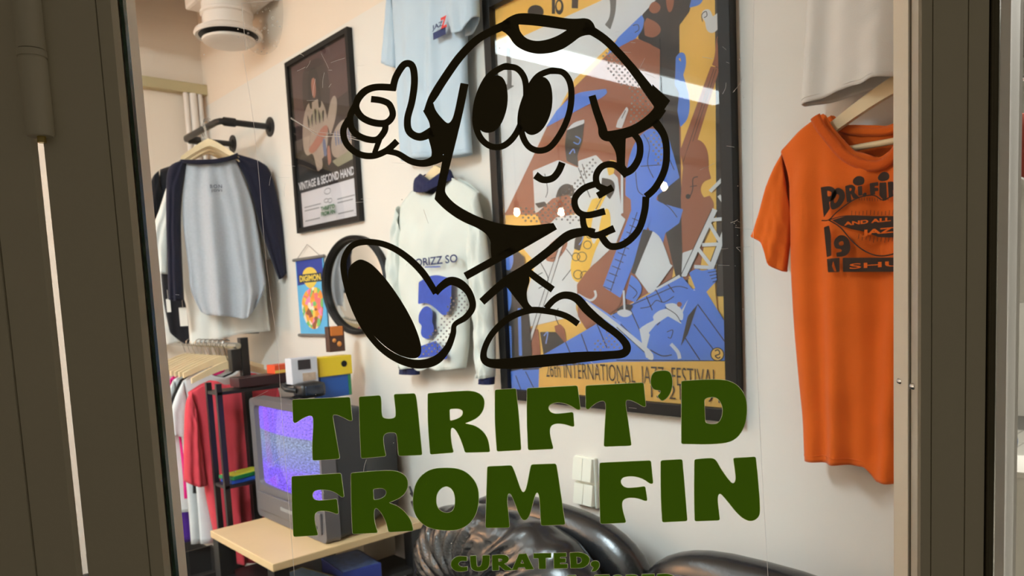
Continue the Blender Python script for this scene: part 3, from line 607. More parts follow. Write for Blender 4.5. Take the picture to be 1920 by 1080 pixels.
line(Wh, [(425,1210),(330,1500),(230,1800)], 12); line(Bk, [(436,1210),(341,1500),(240,1800)], 3); line(Bk, [(415,1210),(320,1500),(222,1800)], 3)
art(Go, [(530,1110),(570,1010),(600,1000),(560,1160,1),(575,1250,1),(600,1200),(620,1080,1),(650,1045,1),(668,1100,1),(660,1200,1),(620,1200),(580,1280,1),(550,1400,1),(510,1435,1),(470,1415,1),(460,1350,1),(475,1280,1)])
for x, y, r_ in ((490, 1300, 20), (520, 1300, 24), (548, 1240, 20), (500, 1390, 22), (535, 1395, 22), (560, 1190, 16)): line(Bk, [(x+r_*math.cos(a), y+r_*math.sin(a)) for a in [k*PI/4 for k in range(9)]], 4)
art(Bk, [(500,1190),(530,1200),(540,1160),(510,1270),(480,1260),(485,1210)]); line(Lb, [(505,1240),(520,1220),(528,1190)], 5)
art(Ru, [(590,1325,1),(640,1315,1),(700,1350),(730,1500),(700,1560),(540,1665),(500,1600),(495,1440),(540,1380)]); line(Wh, [(500,1490),(560,1520),(590,1500),(585,1470)], 12)
art(Bl, [(772,1060),(872,1100),(715,1508),(626,1450)]); line(Bk, [(800,1075),(665,1475)], 4)
for k in range(11):
    t = k/10; x, y = 785-145*t, 1110+345*t; line(Bk, [(x-10, y-5), (x+32, y+12)], 4)
art(Bk, [(830,1160),(880,1170),(840,1270),(790,1390),(770,1380)]); art(Wh, [(880,1170),(920,1200,1),(950,1280,1),(970,1340),(860,1485),(820,1430),(790,1390),(830,1290)])
art(Bl, [(770,1390),(810,1420,1),(830,1470,1),(790,1530),(740,1510)]); line(Bk, [(760,1440),(800,1480),(780,1510)], 4)
art(Wh, [(1030,1280),(1090,1260),(1050,1400),(1025,1400)])
for a, b in (((1040,1390),(1195,1060)), ((1160,1400),(1275,1090))): line(Wh, [a, b], 28); line(Bk, [(a[0]-16, a[1]), (b[0]-16, b[1])], 4); line(Bk, [(a[0]+16, a[1]), (b[0]+16, b[1])], 4)
for (a, b) in (((1090,1350),(1190,1355)), ((1130,1240),(1230,1235)), ((1165,1115),(1270,1105)), ((1110,1260),(1180,1350)), ((1165,1130),(1230,1240)), ((1170,970),(1280,860)), ((1215,990),(1270,1070))): line(Wh, [a, b], 18)
line(Wh, [(870,1485),(975,1340)], 16); line(Wh, [(900,1470),(1020,1400)], 26); line(Bk, [(900,1455),(1020,1385)], 4)
art(Yl, [(1060,1400),(1190,1380),(1210,1600),(1100,1480)])
art(Bl, [(1065,1380),(1100,1360),(1130,1370),(1200,1360),(1205,1420),(1150,1480),(1100,1470)])
for k in range(4): line(Bk, [(1160+k*8, 1380+k*16), (1205, 1372+k*16)], 4)
art(Bk, [(110,1200),(230,1300),(240,1480),(260,1660),(270,1810),(330,1830),(310,1880),(110,1880)]); art(Bk, [(310,1680),(390,1680),(440,1740),(330,1810)])
oval(Bl, 150, 1310, 26, 60); oval(Bl, 145, 1510, 22, 70); line(Bl, [(150,1650),(155,1830)], 28); line(Bl, [(205,1560),(212,1800)], 16); line(Lb, [(330,1700),(350,1680),(340,1740)], 6)
for k in range(14): line(Lb, [(138, 1655+k*12), (168, 1661+k*12)], 3)
art(Bl, [(320,1800),(440,1730),(760,1545),(1030,1400),(1085,1465),(1130,1440),(1285,1690),(1290,1840),(320,1850)])
for a, b in (((440,1730),(470,1800)), ((520,1690),(560,1800)), ((600,1640),(650,1760)), ((680,1600),(840,1760)), ((850,1500),(880,1570)), ((900,1470),(930,1530)), ((960,1440),(990,1480)), ((1090,1640),(1230,1820)), ((1110,1540),(1270,1760)), ((1040,1700),(1120,1820)), ((760,1545),(830,1700))): line(Bk, [a, b], 5)
line(Bk, [(680,1590),(760,1550),(900,1490),(1000,1450),(1060,1460)], 4); line(Bk, [(820,1560),(870,1550),(900,1520),(940,1530),(990,1500)], 4)
art(Bk, [(700,1570),(730,1540,1),(790,1540,1),(770,1575,1),(720,1590,1)]); line(Wh, [(735,1470),(740,1570)], 10); art(Wh, [(690,1580,1),(740,1560,1),(790,1585,1),(740,1612,1)])
line(Lb, [(500,1495),(600,1560),(720,1640)], 18); line(Wh, [(540,1530),(690,1640),(860,1780),(870,1820)], 24); line(Bk, [(700,1655),(850,1790)], 4)
line(Wh, [(1100,1470),(1060,1540),(1030,1590)], 22); art(Bl, [(1080,1470),(1145,1470),(1090,1580),(1010,1780),(970,1740)]); art(Bk, [(1060,1600),(1110,1540),(1060,1690),(1025,1750)])
art(Wh, [(880,1600,1),(920,1565,1),(990,1560),(1030,1640),(960,1600),(900,1640),(870,1690),(855,1720),(820,1660),(850,1640),(890,1620)]); art(Bl, [(900,1640),(960,1600,1),(1010,1640,1),(990,1720,1),(960,1790),(860,1760),(850,1700)])
art(Wh, [(945,1540),(1000,1530,1),(1040,1580,1),(1035,1620),(1000,1620),(960,1570)]); oval(Ru, 1018, 1540, 13, 13); line(Bk, [(945,1555),(1000,1590),(1025,1630)], 4); line(Bk, [(905,1645),(920,1630)], 5); line(Bk, [(955,1680),(985,1670),(975,1710),(960,1705)], 4)
art(Wh, [(815,1660),(870,1690),(850,1770),(880,1815),(850,1810),(830,1740)]); line(Wh, [(975,1740),(1010,1780),(1020,1815)], 18); line(Bk, [(870,1770),(930,1800),(980,1795)], 5)
oval(Bk, 1210, 1792, 36, 36); oval(Yl, 1210, 1792, 31, 31); line(Bk, [(1198,1775),(1215,1770),(1222,1790),(1200,1800),(1215,1812),(1225,1805)], 6)
art(Bl, [(120,1880),(311,1850),(311,2090),(120,2050)]); line(Bk, [(190,1900),(230,2010)], 4); line(Bk, [(240,1880),(300,2000)], 4); line(Bk, [(225,1868),(320,1864)], 8)
art(Yl, [(309,1862),(700,1830),(1290,1826),(1300,2160),(309,2080)], 1); line(Bk, [(700,1822),(1000,1823),(1285,1826)], 4)
pm = done('print', bm, PC, jz)
sheet = bobj('backing', (pl_+0.015, -0.004, pbz+0.015), (pr_-0.015, -0.0005, ptz-0.015), cmat('poster_paper', 225, 200, 150, rough=0.8), jz)
def jbox(a, b): p, q = jc(a), jc(b); return (p[0], p[1], q[0], q[1])
tag(text_obj('caption', '26th INTERNATIONAL  JAZZ  FESTIVAL', jbox((350,1925+5), (1215,1868)), -0.0145, PC[Bk], jz, -0.012), kind='stuff')
tag(text_obj('caption', 'JULY 13-21 1991', jbox((690,2015), (1225,1962)), -0.0145, PC[Bk], jz, -0.012), kind='stuff')
bm = bmesh.new(); bm.faces.new([bm.verts.new(p) for p in ((pl_+0.02, -0.019, pbz+0.02), (pr_-0.02, -0.019, pbz+0.02), (pr_-0.02, -0.019, ptz-0.02), (pl_+0.02, -0.019, ptz-0.02))]); done('glazing', bm, GLAZE, jz)

# ================================================================== garments on the poster wall
def L2(fr, pts, y=0.0): return [(lambda q: (q.x, q.z))(fr.l(px, py, y)) for px, py in pts]
def wall_frame(px, py, off): return Fr(on_x(px, py, D-off), -PI/2)

# --- orange printed T-shirt
OR = fabric('orange_jersey', 226, 104, 30, var=0.08); PRT = cmat('faded_black_print', 52, 34, 26, rough=0.9, var=0.3, vscale=60)
of = wall_frame(1660, 250, 0.055)
ot = of.empty('printed_tee', label='orange T-shirt with black lips and lettering print on a wooden hanger', cat='shirt')
oL = L2(of, [(1464,286),(1480,340),(1484,420),(1487,540),(1498,680),(1508,780),(1512,862)])
xm = of.l(1657, 400).x
MS = 0.72
oR = [(xm+(xm-x)*MS, z) for x, z in oL]
ntop = L2(of, [(1464,286),(1510,246),(1553,213),(1575,245),(1610,283),(1660,298)]); ntop = ntop+[(xm+(xm-x)*MS, z) for x, z in ntop[-2::-1]]
# even spacing across for the neckline
def even(C, n=24):
    x0, x1 = C[0][0], C[-1][0]; out = []
    for i in range(n+1):
        x = x0+(x1-x0)*i/n
        for a, b in zip(C, C[1:]):
            if a[0] <= x+1e-9 and x <= b[0]+1e-9:
                out.append((x, a[1]+(b[1]-a[1])*((x-a[0])/max(1e-9, b[0]-a[0])))); break
    return out
btop = L2(of, [(1464,286),(1510,246),(1553,213),(1580,232),(1660,234)]); btop = btop+[(xm+(xm-x)*MS, z) for x, z in btop[-2::-1]]
ohem = L2(of, [(1512,862),(1560,860),(1600,858),(1640,862),(1655,884),(1690,886)]); zz = of.l(1690, 870).z
ohem = even(ohem+[(oR[-1][0], zz)])
OT = 0.045
cloth('body', oL, oR, even(ntop), ohem, OR, ot, T=OT, fold=(0.011, 6, 0.4), back=even(btop), ns=60, nv=50)
for mir in (0, 1):
    def mm(C): return [(xm+(xm-x)*0.6, z) for x, z in C][::-1] if mir else C
    so = L2(of, [(1466,284),(1440,340),(1420,410),(1409,442)]); si = L2(of, [(1484,400),(1482,440),(1478,470),(1474,510)])
    st = L2(of, [(1466,284),(1476,340),(1486,405)]); sh = L2(of, [(1409,445),(1432,462),(1445,500),(1466,512)])
    if mir: cloth('sleeve', mm(si)[::-1], mm(so)[::-1], mm(st), mm(sh), OR, ot, T=0.022, fold=(0.004, 4, 1), ns=18, nv=16, y0=0.005)
    else: cloth('sleeve', so, si, st, sh, OR, ot, T=0.022, fold=(0.004, 4, 1), ns=18, nv=16, y0=0.005)
nc = L2(of, [(1553,213),(1560,228),(1575,247),(1610,285),(1660,300)]); nc = [(x, z-0.004) for x, z in nc]; nc = nc+[(xm+(xm-x)*MS, z) for x, z in nc[-2::-1]]
# collar band following the neckline on the front of the shirt
def collar_band(parent, C, w, y_of, m, n=40, name='collar'):
    bm = bmesh.new(); P = [interp(C, i/n) for i in range(n+1)]; rows = []
    for i, p in enumerate(P):
        a, b = P[max(0, i-1)], P[min(n, i+1)]; t = Vector((b[0]-a[0], b[1]-a[1])).normalized(); nn = Vector((t.y, -t.x))
        y = y_of(p)
        rows.append([bm.verts.new((p[0]+nn.x*w*k, y-(0.002 if k in (0.33, 0.66) else 0.0), p[1]+nn.y*w*k)) for k in (0, 0.33, 0.66, 1)])
    for a, b in zip(rows, rows[1:]):
        for k in range(3): bm.faces.new((a[k], a[k+1], b[k+1], b[k]))
    bmesh.ops.recalc_face_normals(bm, faces=bm.faces)
    o = done(name, bm, m, parent, True); sd = o.modifiers.new('thickness', 'SOLIDIFY'); sd.thickness = 0.0022; sd.offset = 0
    return o
def yof_factory(L, R, T, y0=0.0):
    xl_, xr_ = L[0][0], R[0][0]
    def f_(p):
        s = min(max((p[0]-xl_)/(xr_-xl_), 0.001), 0.999); return y0-T*(4*s*(1-s))**0.42*0.62-0.004
    return f_
ORIB = fabric('orange_rib', 208, 90, 24, bump=0.6, bscale=300)
collar_band(ot, nc, 0.019, lambda p: yof_factory(oL, oR, OT)(p)-0.005, ORIB)
bc = [(x, z) for x, z in btop if True][2:-2]
collar_band(ot, [(x, z-0.002) for x, z in bc], 0.015, lambda p: 0.012, OR, name='back_collar')
# the print, laid a millimetre proud of the chest
def yp(z): return -0.0605
def oc(p): q = of.l(1400+p[0]/2.843, 180+p[1]/2.843, -0.06); return (q.x, q.z)
bm = bmesh.new()
def opoly(loops, r=5): flat_bm(bm, [[oc(p) for p in fillet(l, r)] for l in loops], -0.0605)
def ostr(pts, w=6): stroke_bm(bm, [(x, y, w) for x, y in pts], oc, -0.0607, 0, 4)
opoly([[(395,487),(450,478,1),(482,505,1),(478,545,1),(440,565),(445,600),(412,648)], [(430,505),(455,510,1),(450,535,1),(432,535)]])
opoly([[(480,485,1),(520,500,1),(528,545,1),(500,590,1),(455,612,1),(442,580,1),(455,520,1)], [(480,520,1),(498,530,1),(480,570,1),(465,572,1),(466,545,1)]])
opoly([[(525,480),(560,470,1),(583,485,1),(575,515),(600,540),(570,548),(555,520),(560,560),(535,568)], [(548,490),(562,492,1),(558,505,1),(549,508)]])
opoly([[(592,482),(616,478),(618,530),(596,532)]]); opoly([[(565,445,1),(595,422,1),(630,435,1),(628,470,1),(595,480,1),(568,470,1)]]); opoly([[(617,520,1),(640,512,1),(640,535,1),(620,540,1)]])
opoly([[(656,465),(702,458),(703,478),(682,480),(683,490),(702,489),(703,506),(684,508),(686,525),(660,528)]])
opoly([[(708,462),(745,460),(748,548),(730,555),(708,530)]]); opoly([[(698,428,1),(728,400,1),(762,412,1),(762,445,1),(728,456,1),(702,450,1)]])
opoly([[(752,458),(780,456),(800,490),(800,455),(822,453),(840,535),(808,520),(780,500),(782,535),(758,545)]])
opoly([[(845,453),(870,453),(885,495),(885,452),(905,452),(908,530),(885,528),(868,500),(868,526),(848,528)]])
ostr([(400,664),(440,660),(480,620),(560,560),(620,535),(680,530),(730,556),(780,530),(850,520),(950,545)], 6)
ostr([(440,662),(500,700),(560,770),(620,820),(690,850),(760,848),(830,820),(930,760)], 7)
ostr([(440,660),(520,640),(620,640),(730,645),(830,640),(960,640)], 5)
# dark mouth with the lettering cut out
opoly([[(455,662),(530,640),(960,640),(940,740),(860,745),(760,755),(700,752),(640,725),(560,710),(500,690)]])
for k in range(14): ostr([(560+k*20, 635), (562+k*20, 612+4*math.sin(k))], 2.5)
for k in range(13): ostr([(600+k*20, 735+min(18, k*4)), (596+k*20, 762+min(16, k*4)+4*math.sin(2*k))], 2.5)
for k in range(12): ostr([(600+k*14, 545-abs(6-k)), (601+k*14, 562-abs(6-k))], 2)
opoly([[(412,700),(440,690),(450,740),(452,850),(428,860)]]); opoly([[(462,770,1),(500,735,1),(545,755,1),(558,820,1),(530,855,1),(480,858),(478,835),(510,830,1),(505,815,1),(470,815,1)], [(490,780,1),(515,770,1),(520,795,1),(495,800,1)]])
opoly([[(428,868),(496,862),(496,938),(434,940)], [(462,880),(470,905),(480,935),(468,935),(455,905)]])
opoly([[(512,862),(960,860),(960,936),(514,938)]])
done('print', bm, PRT, ot)
def obox(a, b, f_=of): p, q = oc(a), oc(b); return (p[0], p[1], q[0], q[1])
OP = fabric('orange_ink_gap', 226, 104, 30)
text_obj('print_lettering', 'AND ALL T', obox((520,692), (825,640)), -0.0612, OR, ot, 0.04)
text_obj('print_lettering', 'JAZZ', obox((615,752), (850,692)), -0.0612, OR, ot, 0.04)
text_obj('print_lettering', 'SHU', obox((550,922), (840,876)), -0.0612, OR, ot, 0.01)
hc_ = of.l(1692, 146); hanger(of, (hc_.x, hc_.z), 0.155, 0.08, 'wooden hanger with a bar inside the orange T-shirt', hook=0.055, y=0.004, bar_drop=hc_.z-of.l(1660, 268).z)

# --- white T-shirt above it, only its hem in view
WT = fabric('white_jersey', 226, 222, 216); wf = wall_frame(1640, 100, 0.05)
wt = wf.empty('plain_tee', label='plain white T-shirt hanging above the orange one, cut by the upper edge', cat='shirt')
wL = L2(wf, [(1500,-420),(1512,-200),(1518,0),(1514,100),(1508,200)]); wxm = wf.l(1668, 100).x; wR = [(wxm+(wxm-x)*0.66, z) for x, z in wL]
zt_ = wL[0][1]; wx0, wx1 = wL[0][0], wR[0][0]; wm = (wx0+wx1)/2
wtop = even([(wx0, zt_), (wm-0.09, zt_+0.06), (wm-0.07, zt_+0.0), (wm, zt_-0.03), (wm+0.07, zt_+0.0), (wm+0.09, zt_+0.06), (wx1, zt_)])
whem = even(L2(wf, [(1508,202),(1545,192),(1585,176),(1604,170),(1606,166),(1634,162),(1660,150),(1690,145)])+[(wR[-1][0], wf.l(1690,150).z)])
cloth('body', wL, wR, wtop, whem, WT, wt, T=0.045, fold=(0.012, 4, 0.6), ns=60, nv=40)
for s in (0, 1):
    K = 0.035 if s else 0.13; a = [(wx0-0.0, zt_), (wx0-K, zt_-0.17)]; b = [(wx0+0.01, zt_-0.16), (wx0-0.04*K/0.13, zt_-0.23)]; tp = [(wx0, zt_), (wx0+0.01, zt_-0.16)]; hm_ = [(wx0-K, zt_-0.17), (wx0-0.04*K/0.13, zt_-0.23)]
    if s: a, b, tp, hm_ = [[(2*wm-x, z) for x, z in c] for c in (b, a, tp[::-1], hm_[::-1])]
    cloth('sleeve', a, b, tp, hm_, WT, wt, T=0.02, fold=(0.003, 3, 0), ns=14, nv=12)

# --- light blue T-shirt with a small logo
BLU = fabric('pale_blue_jersey', 192, 210, 224); bf = wall_frame(820, 150, 0.04)
bt = bf.empty('logo_tee', label='pale blue T-shirt with a small red and navy jazz logo on the wall', cat='shirt')
bL = L2(bf, [(733,-45),(741,40),(746,110),(750,200),(757,302)]); bR = L2(bf, [(893,-75),(880,20),(876,110),(880,200),(886,288)])
bx0, bx1 = bL[0], bR[0]; bm_ = ((bx0[0]+bx1[0])/2); bz = max(bx0[1], bx1[1])
btop_ = even([bx0, (bm_-0.09, bz+0.045), (bm_-0.06, bz), (bm_, bz-0.02), (bm_+0.06, bz), (bm_+0.09, bz+0.045), bx1])
cloth('body', bL, bR, btop_, L2(bf, [(757,304),(790,300),(820,298),(850,296),(886,289)]), BLU, bt, T=0.035, fold=(0.007, 6, 1.0), ns=50, nv=40)
cloth('sleeve', L2(bf, [(733,-45),(726,40),(719,118)]), L2(bf, [(743,30),(745,80),(744,128)]), L2(bf, [(733,-45),(738,0),(743,30)]), L2(bf, [(719,118),(732,124),(744,128)]), BLU, bt, T=0.02, fold=(0.004, 4, 0), ns=14, nv=14)
cloth('sleeve', L2(bf, [(858,-20),(852,20),(862,62)]), L2(bf, [(893,-75),(906,-10),(908,34)]), L2(bf, [(858,-20),(875,-40),(893,-75)]), L2(bf, [(862,62),(876,70),(892,60),(908,36)]), BLU, bt, T=0.03, fold=(0.004, 4, 2), ns=18, nv=14, y0=-0.02)
NAVY = cmat('navy_ink', 40, 52, 98, rough=0.8); REDI = cmat('red_ink', 214, 62, 58, rough=0.8)
def bbox(x0, y0, x1, y1, f_=bf, y=-0.05): p, q = f_.l(x0, y1, y), f_.l(x1, y0, y); return (p.x, p.z, q.x, q.z)
text_obj('logo_lettering', 'JAZ', bbox(810, 38, 830, 60), -0.049, NAVY, bt, 0.03); text_obj('logo_lettering', 'Z', bbox(826, 28, 837, 56), -0.0495, REDI, bt, 0.05)
bm = bmesh.new(); p, q = bf.l(812, 62, -0.049), bf.l(836, 64, -0.049); box(bm, (p.x, -0.0495, q.z), (q.x, -0.049, p.z)); done('logo_rule', bm, NAVY, bt)

# --- white jacket with navy collar and cuffs
JW = fabric('white_shell', 222, 226, 218, rough=0.6, bump=0.5, bscale=40, var=0.03); JN = fabric('navy_rib', 34, 38, 74)
kf = wall_frame(830, 500, 0.045)
jk = kf.empty('shell_jacket', label='white jacket with navy collar, cuffs and a blue back print hanging on the wall', cat='jacket')
kL = L2(kf, [(752,388),(750,450),(752,530),(766,600),(772,640),(780,684)]); kR = L2(kf, [(899,362),(893,440),(884,530),(880,600),(878,650),(872,690)])
ktop = even(L2(kf, [(752,388),(768,370),(786,356),(820,366),(856,334),(878,344),(899,362)]))
cloth('body', kL, kR, ktop, L2(kf, [(780,680),(800,690),(820,684),(835,690),(850,690),(872,688)]), JW, jk, T=0.04, fold=(0.006, 5, 0), ns=46, nv=46, wr=0.004)
cloth('sleeve', L2(kf, [(752,386),(740,470),(735,540),(742,610),(757,688)]), L2(kf, [(762,440),(758,520),(764,590),(776,640),(789,688)]), L2(kf, [(752,386),(757,410),(762,440)]), L2(kf, [(757,688),(773,690),(789,688)]), JW, jk, T=0.03, fold=(0.004, 4, 0), ns=16, nv=34, y0=-0.01, wr=0.006)
cloth('sleeve', L2(kf, [(884,420),(890,520),(900,620),(906,706)]), L2(kf, [(899,362),(916,450),(927,560),(931,640),(930,706)]), L2(kf, [(884,420),(892,390),(899,362)]), L2(kf, [(906,706),(918,708),(930,706)]), JW, jk, T=0.03, fold=(0.004, 4, 1), ns=16, nv=34, y0=-0.01, wr=0.006)
for a, b in ((((757,686),(756,700)), ((790,686),(789,702))), (((907,704),(906,718)), ((930,704),(929,720)))):
    cloth('cuff', L2(kf, a), L2(kf, b), L2(kf, [a[0], b[0]]), L2(kf, [a[1], b[1]]), JN, jk, T=0.022, fold=(0.0015, 16, 0), ns=24, nv=6, y0=-0.008)
cloth('collar', L2(kf, [(792,332),(786,345),(787,358)]), L2(kf, [(850,318),(854,328),(858,338)]), even(L2(kf, [(792,332),(800,326),(822,340),(846,318),(850,318)])), L2(kf, [(787,358),(800,362),(818,361),(835,352),(858,338)]), JN, jk, T=0.032, fold=(0.001, 24, 0), ns=30, nv=8, y0=-0.012)
PB = cmat('royal_blue_ink', 58, 82, 176, rough=0.8, var=0.2, vscale=60)
text_obj('back_lettering', 'ORIZZ SO', bbox(780, 476, 858, 500, kf, -0.052), -0.0535, NAVY, jk, 0.02)
bm = bmesh.new()
def kc(p): q = kf.l(720+p[0]/2.513, 300+p[1]/2.513, -0.052); return (q.x, q.z)
flat_bm(bm, [[kc(p) for p in fillet([(165,575),(235,535,1),(320,560),(318,690,1),(290,745,1),(245,700),(205,670,1),(162,680)], 8)]], -0.0535)
flat_bm(bm, [[kc(p) for p in fillet([(165,720,1),(200,680,1),(235,710,1),(228,760),(242,800,1),(215,850,1),(172,830,1),(180,780),(165,765)], 8)]], -0.0538)
flat_bm(bm, [[kc(p) for p in fillet([(165,880),(250,850),(255,920),(160,935)], 8)]], -0.0538); flat_bm(bm, [[kc(p) for p in fillet([(255,860),(300,920),(298,938),(260,938)], 8)]], -0.0538)
flat_bm(bm, [[kc(p) for p in ((195,502),(268,500),(268,505),(195,507))]], -0.0538)
tag(done('back_print', bm, PB, jk), kind='stuff')
hq = kf.l(818, 318); hanger(kf, (hq.x, hq.z), 0.11, 0.06, 'wooden hanger inside the white jacket', hook=0.05, y=0.0, bar=False)

# ================================================================== small things on the poster wall
# --- small framed shop poster
SP = Fr(on_x(620, 250, D-0.001), -PI/2)
sp = SP.empty('framed_poster', label='narrow framed shop poster reading VINTAGE & SECOND HAND with a dark photograph', cat='poster')
sx0, sx1, sz0, sz1 = SP.l(542,120).x, SP.l(660,51).x, SP.l(566,438).z, SP.l(542,120).z
for lo, hi in (((sx0, -0.022, sz0), (sx0+0.02, 0, sz1)), ((sx1-0.02, -0.022, sz0), (sx1, 0, sz1)), ((sx0+0.02, -0.022, sz0), (sx1-0.02, 0, sz0+0.02)), ((sx0+0.02, -0.022, sz1-0.02), (sx1-0.02, 0, sz1))): bobj('frame_bar', lo, hi, BLK, sp, 0.0015)
PS = [cmat('photo_'+n, *c, rough=0.7, var=v, vscale=14) for n, c, v in (('maroon', (92, 66, 66), .25), ('dark', (38, 32, 32), .1), ('pale', (172, 154, 140), .2), ('skin', (172, 112, 94), .1), ('shadow', (60, 46, 46), .3), ('paper', (224, 222, 226), .02), ('grey', (150, 150, 154), 0), ('green', (64, 118, 70), 0), ('blue', (104, 116, 150), .1), ('olive', (150, 146, 120), .1))]
bm = bmesh.new(); _n = [0]; SW, SH = sx1-sx0, sz1-sz0
def sa(mi, pts, r=0.01):
    _n[0] += 1; flat_bm(bm, [fillet([(sx0+p[0]*SW, sz1-p[1]*SH)+tuple(p[2:]) for p in pts], r)], -0.003-0.00004*_n[0], mi)
sa(0, [(0.03,0.02),(0.97,0.02),(0.97,0.62),(0.03,0.62)]); sa(4, [(0.03,0.38),(0.97,0.30),(0.97,0.62),(0.03,0.62)]); sa(1, [(0.03,0.58),(0.97,0.62),(0.97,0.70),(0.03,0.70)], 0)
sa(1, [(0.03,0.5),(0.3,0.56),(0.4,0.64),(0.03,0.66)])
sa(4, [(0.2,0.12,1),(0.3,0.05,1),(0.6,0.06,1),(0.66,0.3,1),(0.5,0.42,1),(0.2,0.36,1)])
sa(2, [(0.14,0.5,1),(0.17,0.36,1),(0.27,0.27,1),(0.36,0.28),(0.46,0.27,1),(0.55,0.33,1),(0.58,0.45,1),(0.52,0.6,1),(0.34,0.62,1),(0.3,0.55,1),(0.2,0.57,1)])
sa(1, [(0.3,0.3,1),(0.29,0.17,1),(0.34,0.09,1),(0.43,0.09,1),(0.49,0.17,1),(0.5,0.32,1),(0.45,0.33),(0.44,0.2,1),(0.4,0.14,1),(0.36,0.2,1),(0.34,0.32)])
sa(3, [(0.355,0.15,1),(0.425,0.15,1),(0.425,0.235,1),(0.39,0.27,1),(0.355,0.235,1)])
for k in range(9): sa(9 if k % 2 else 1, [(0.26+0.03*k, 0.33+0.02*math.sin(k)), (0.29+0.03*k, 0.35+0.03*math.cos(k)), (0.27+0.03*k, 0.42), (0.255+0.03*k, 0.38)])
sa(2, [(0.56,0.42),(0.63,0.32,1),(0.7,0.29,1),(0.74,0.33,1),(0.7,0.42,1),(0.6,0.5)]); sa(2, [(0.6,0.52,1),(0.72,0.45,1),(0.86,0.44,1),(0.94,0.5,1),(0.93,0.6,1),(0.75,0.64,1),(0.6,0.62,1)])
for k in range(6): sa(8, [(0.66+0.04*k, 0.49+0.015*(k % 2)), (0.68+0.04*k, 0.48), (0.69+0.04*k, 0.56), (0.67+0.04*k, 0.57)])
sa(3, [(0.22,0.53,1),(0.34,0.5,1),(0.46,0.44,1),(0.56,0.43,1),(0.58,0.47,1),(0.46,0.52,1),(0.3,0.57,1)]); sa(8, [(0.47,0.5,1),(0.52,0.5,1),(0.53,0.6),(0.48,0.6)]); sa(3, [(0.53,0.56,1),(0.58,0.54,1),(0.59,0.64),(0.54,0.66)]); sa(2, [(0.32,0.58),(0.44,0.58,1),(0.46,0.66,1),(0.36,0.67)])
sa(9, [(0.6,0.64),(0.9,0.61),(0.95,0.66),(0.68,0.68)])
sa(1, [(0.03,0.695),(0.97,0.695),(0.97,0.985),(0.03,0.985)], 0); sa(5, [(0.06,0.765),(0.93,0.765),(0.93,0.965),(0.06,0.965)], 0)
for k in range(8):
    for x0_, x1_ in ((0.1, 0.38), (0.64, 0.9)): sa(6, [(x0_, 0.79+k*0.02), (x1_-0.03*(k % 3), 0.79+k*0.02), (x1_-0.03*(k % 3), 0.797+k*0.02), (x0_, 0.797+k*0.02)], 0)
for c in ((0.5, 0.795, 0.05, 0.016), (0.47, 0.845, 0.035, 0.01), (0.53, 0.85, 0.03, 0.012)):
    _n[0] += 1; stroke_bm(bm, [(sx0+(c[0]+c[2]*math.cos(a*PI/5))*SW, sz1-(c[1]+c[3]*math.sin(a*PI/5))*SH, 0.0035) for a in range(11)], lambda p: p, -0.003-0.00004*_n[0], 6, 2)
done('print', bm, PS, sp)
def sbx(x0, y0, x1, y1): return (sx0+x0*SW, sz1-y1*SH, sx0+x1*SW, sz1-y0*SH)
text_obj('headline', 'VINTAGE & SECOND HAND', sbx(0.06, 0.705, 0.94, 0.752), -0.0125, PS[5], sp, 0.03)
text_obj('caption', "THRIFT'D", sbx(0.4, 0.875, 0.62, 0.9), -0.0125, PS[7], sp, 0.04); text_obj('caption', 'FROM FIN', sbx(0.4, 0.905, 0.62, 0.93), -0.0125, PS[7], sp, 0.04)
bobj('backing', (sx0+0.01, -0.003, sz0+0.01), (sx1-0.01, -0.0005, sz1-0.01), BLK, sp)
bm = bmesh.new(); bm.faces.new([bm.verts.new(p) for p in ((sx0+0.015, -0.016, sz0+0.015), (sx1-0.015, -0.016, sz0+0.015), (sx1-0.015, -0.016, sz1-0.015), (sx0+0.015, -0.016, sz1-0.015))]); done('glazing', bm, GLAZE, sp)

# --- small wall scroll
SC = Fr(on_x(582, 560, D-0.006), -PI/2)
sc = SC.empty('wall_scroll', label='small blue wall scroll reading DIGIMON with bright blurred colours', cat='poster')
c0, c1, d0, d1 = SC.l(553,488).x, SC.l(607,478).x, SC.l(560,628).z, SC.l(553,488).z
cw, ch = c1-c0, d1-d0; ROD = cmat('grey_rod', 120, 116, 112, rough=0.5)
def paint_mat(name):
    m = bpy.data.materials.new(name); m.use_nodes = True; nt = m.node_tree; b = nt.nodes['Principled BSDF']; b.inputs['Roughness'].default_value = 0.7
    tc = nt.nodes.new('ShaderNodeTexCoord'); v = nt.nodes.new('ShaderNodeTexVoronoi'); v.inputs['Scale'].default_value = 42; nt.links.new(tc.outputs['Object'], v.inputs['Vector'])
    sep = nt.nodes.new('ShaderNodeSeparateColor'); nt.links.new(v.outputs['Color'], sep.inputs[0])
    cr = nt.nodes.new('ShaderNodeValToRGB'); cr.color_ramp.interpolation = 'CONSTANT'; els = cr.color_ramp.elements
    cols = [(240,150,60), (236,200,90), (232,120,120), (240,170,60), (120,190,110), (236,140,180), (240,230,210), (150,90,60)]
    els[0].color = srgb(*cols[0]); els[1].position = 0.125; els[1].color = srgb(*cols[1])
    for i in range(2, 8): e = els.new(i*0.125); e.color = srgb(*cols[i])
    nt.links.new(sep.outputs[0], cr.inputs[0]); nt.links.new(cr.outputs[0], b.inputs['Base Color']); return m
PM = paint_mat('bright_blots')
bobj('sheet', (c0+0.006, -0.0015, d0), (c1-0.006, 0, d1), cmat('scroll_blue', 96, 178, 226, rough=0.7, var=0.15), sc)
def sq(mi, pts, m, y, nm, r=0.01): bm = bmesh.new(); flat_bm(bm, [fillet([(c0+p[0]*cw, d1-p[1]*ch)+tuple(p[2:]) for p in pts], r)], y); done(nm, bm, m, sc)
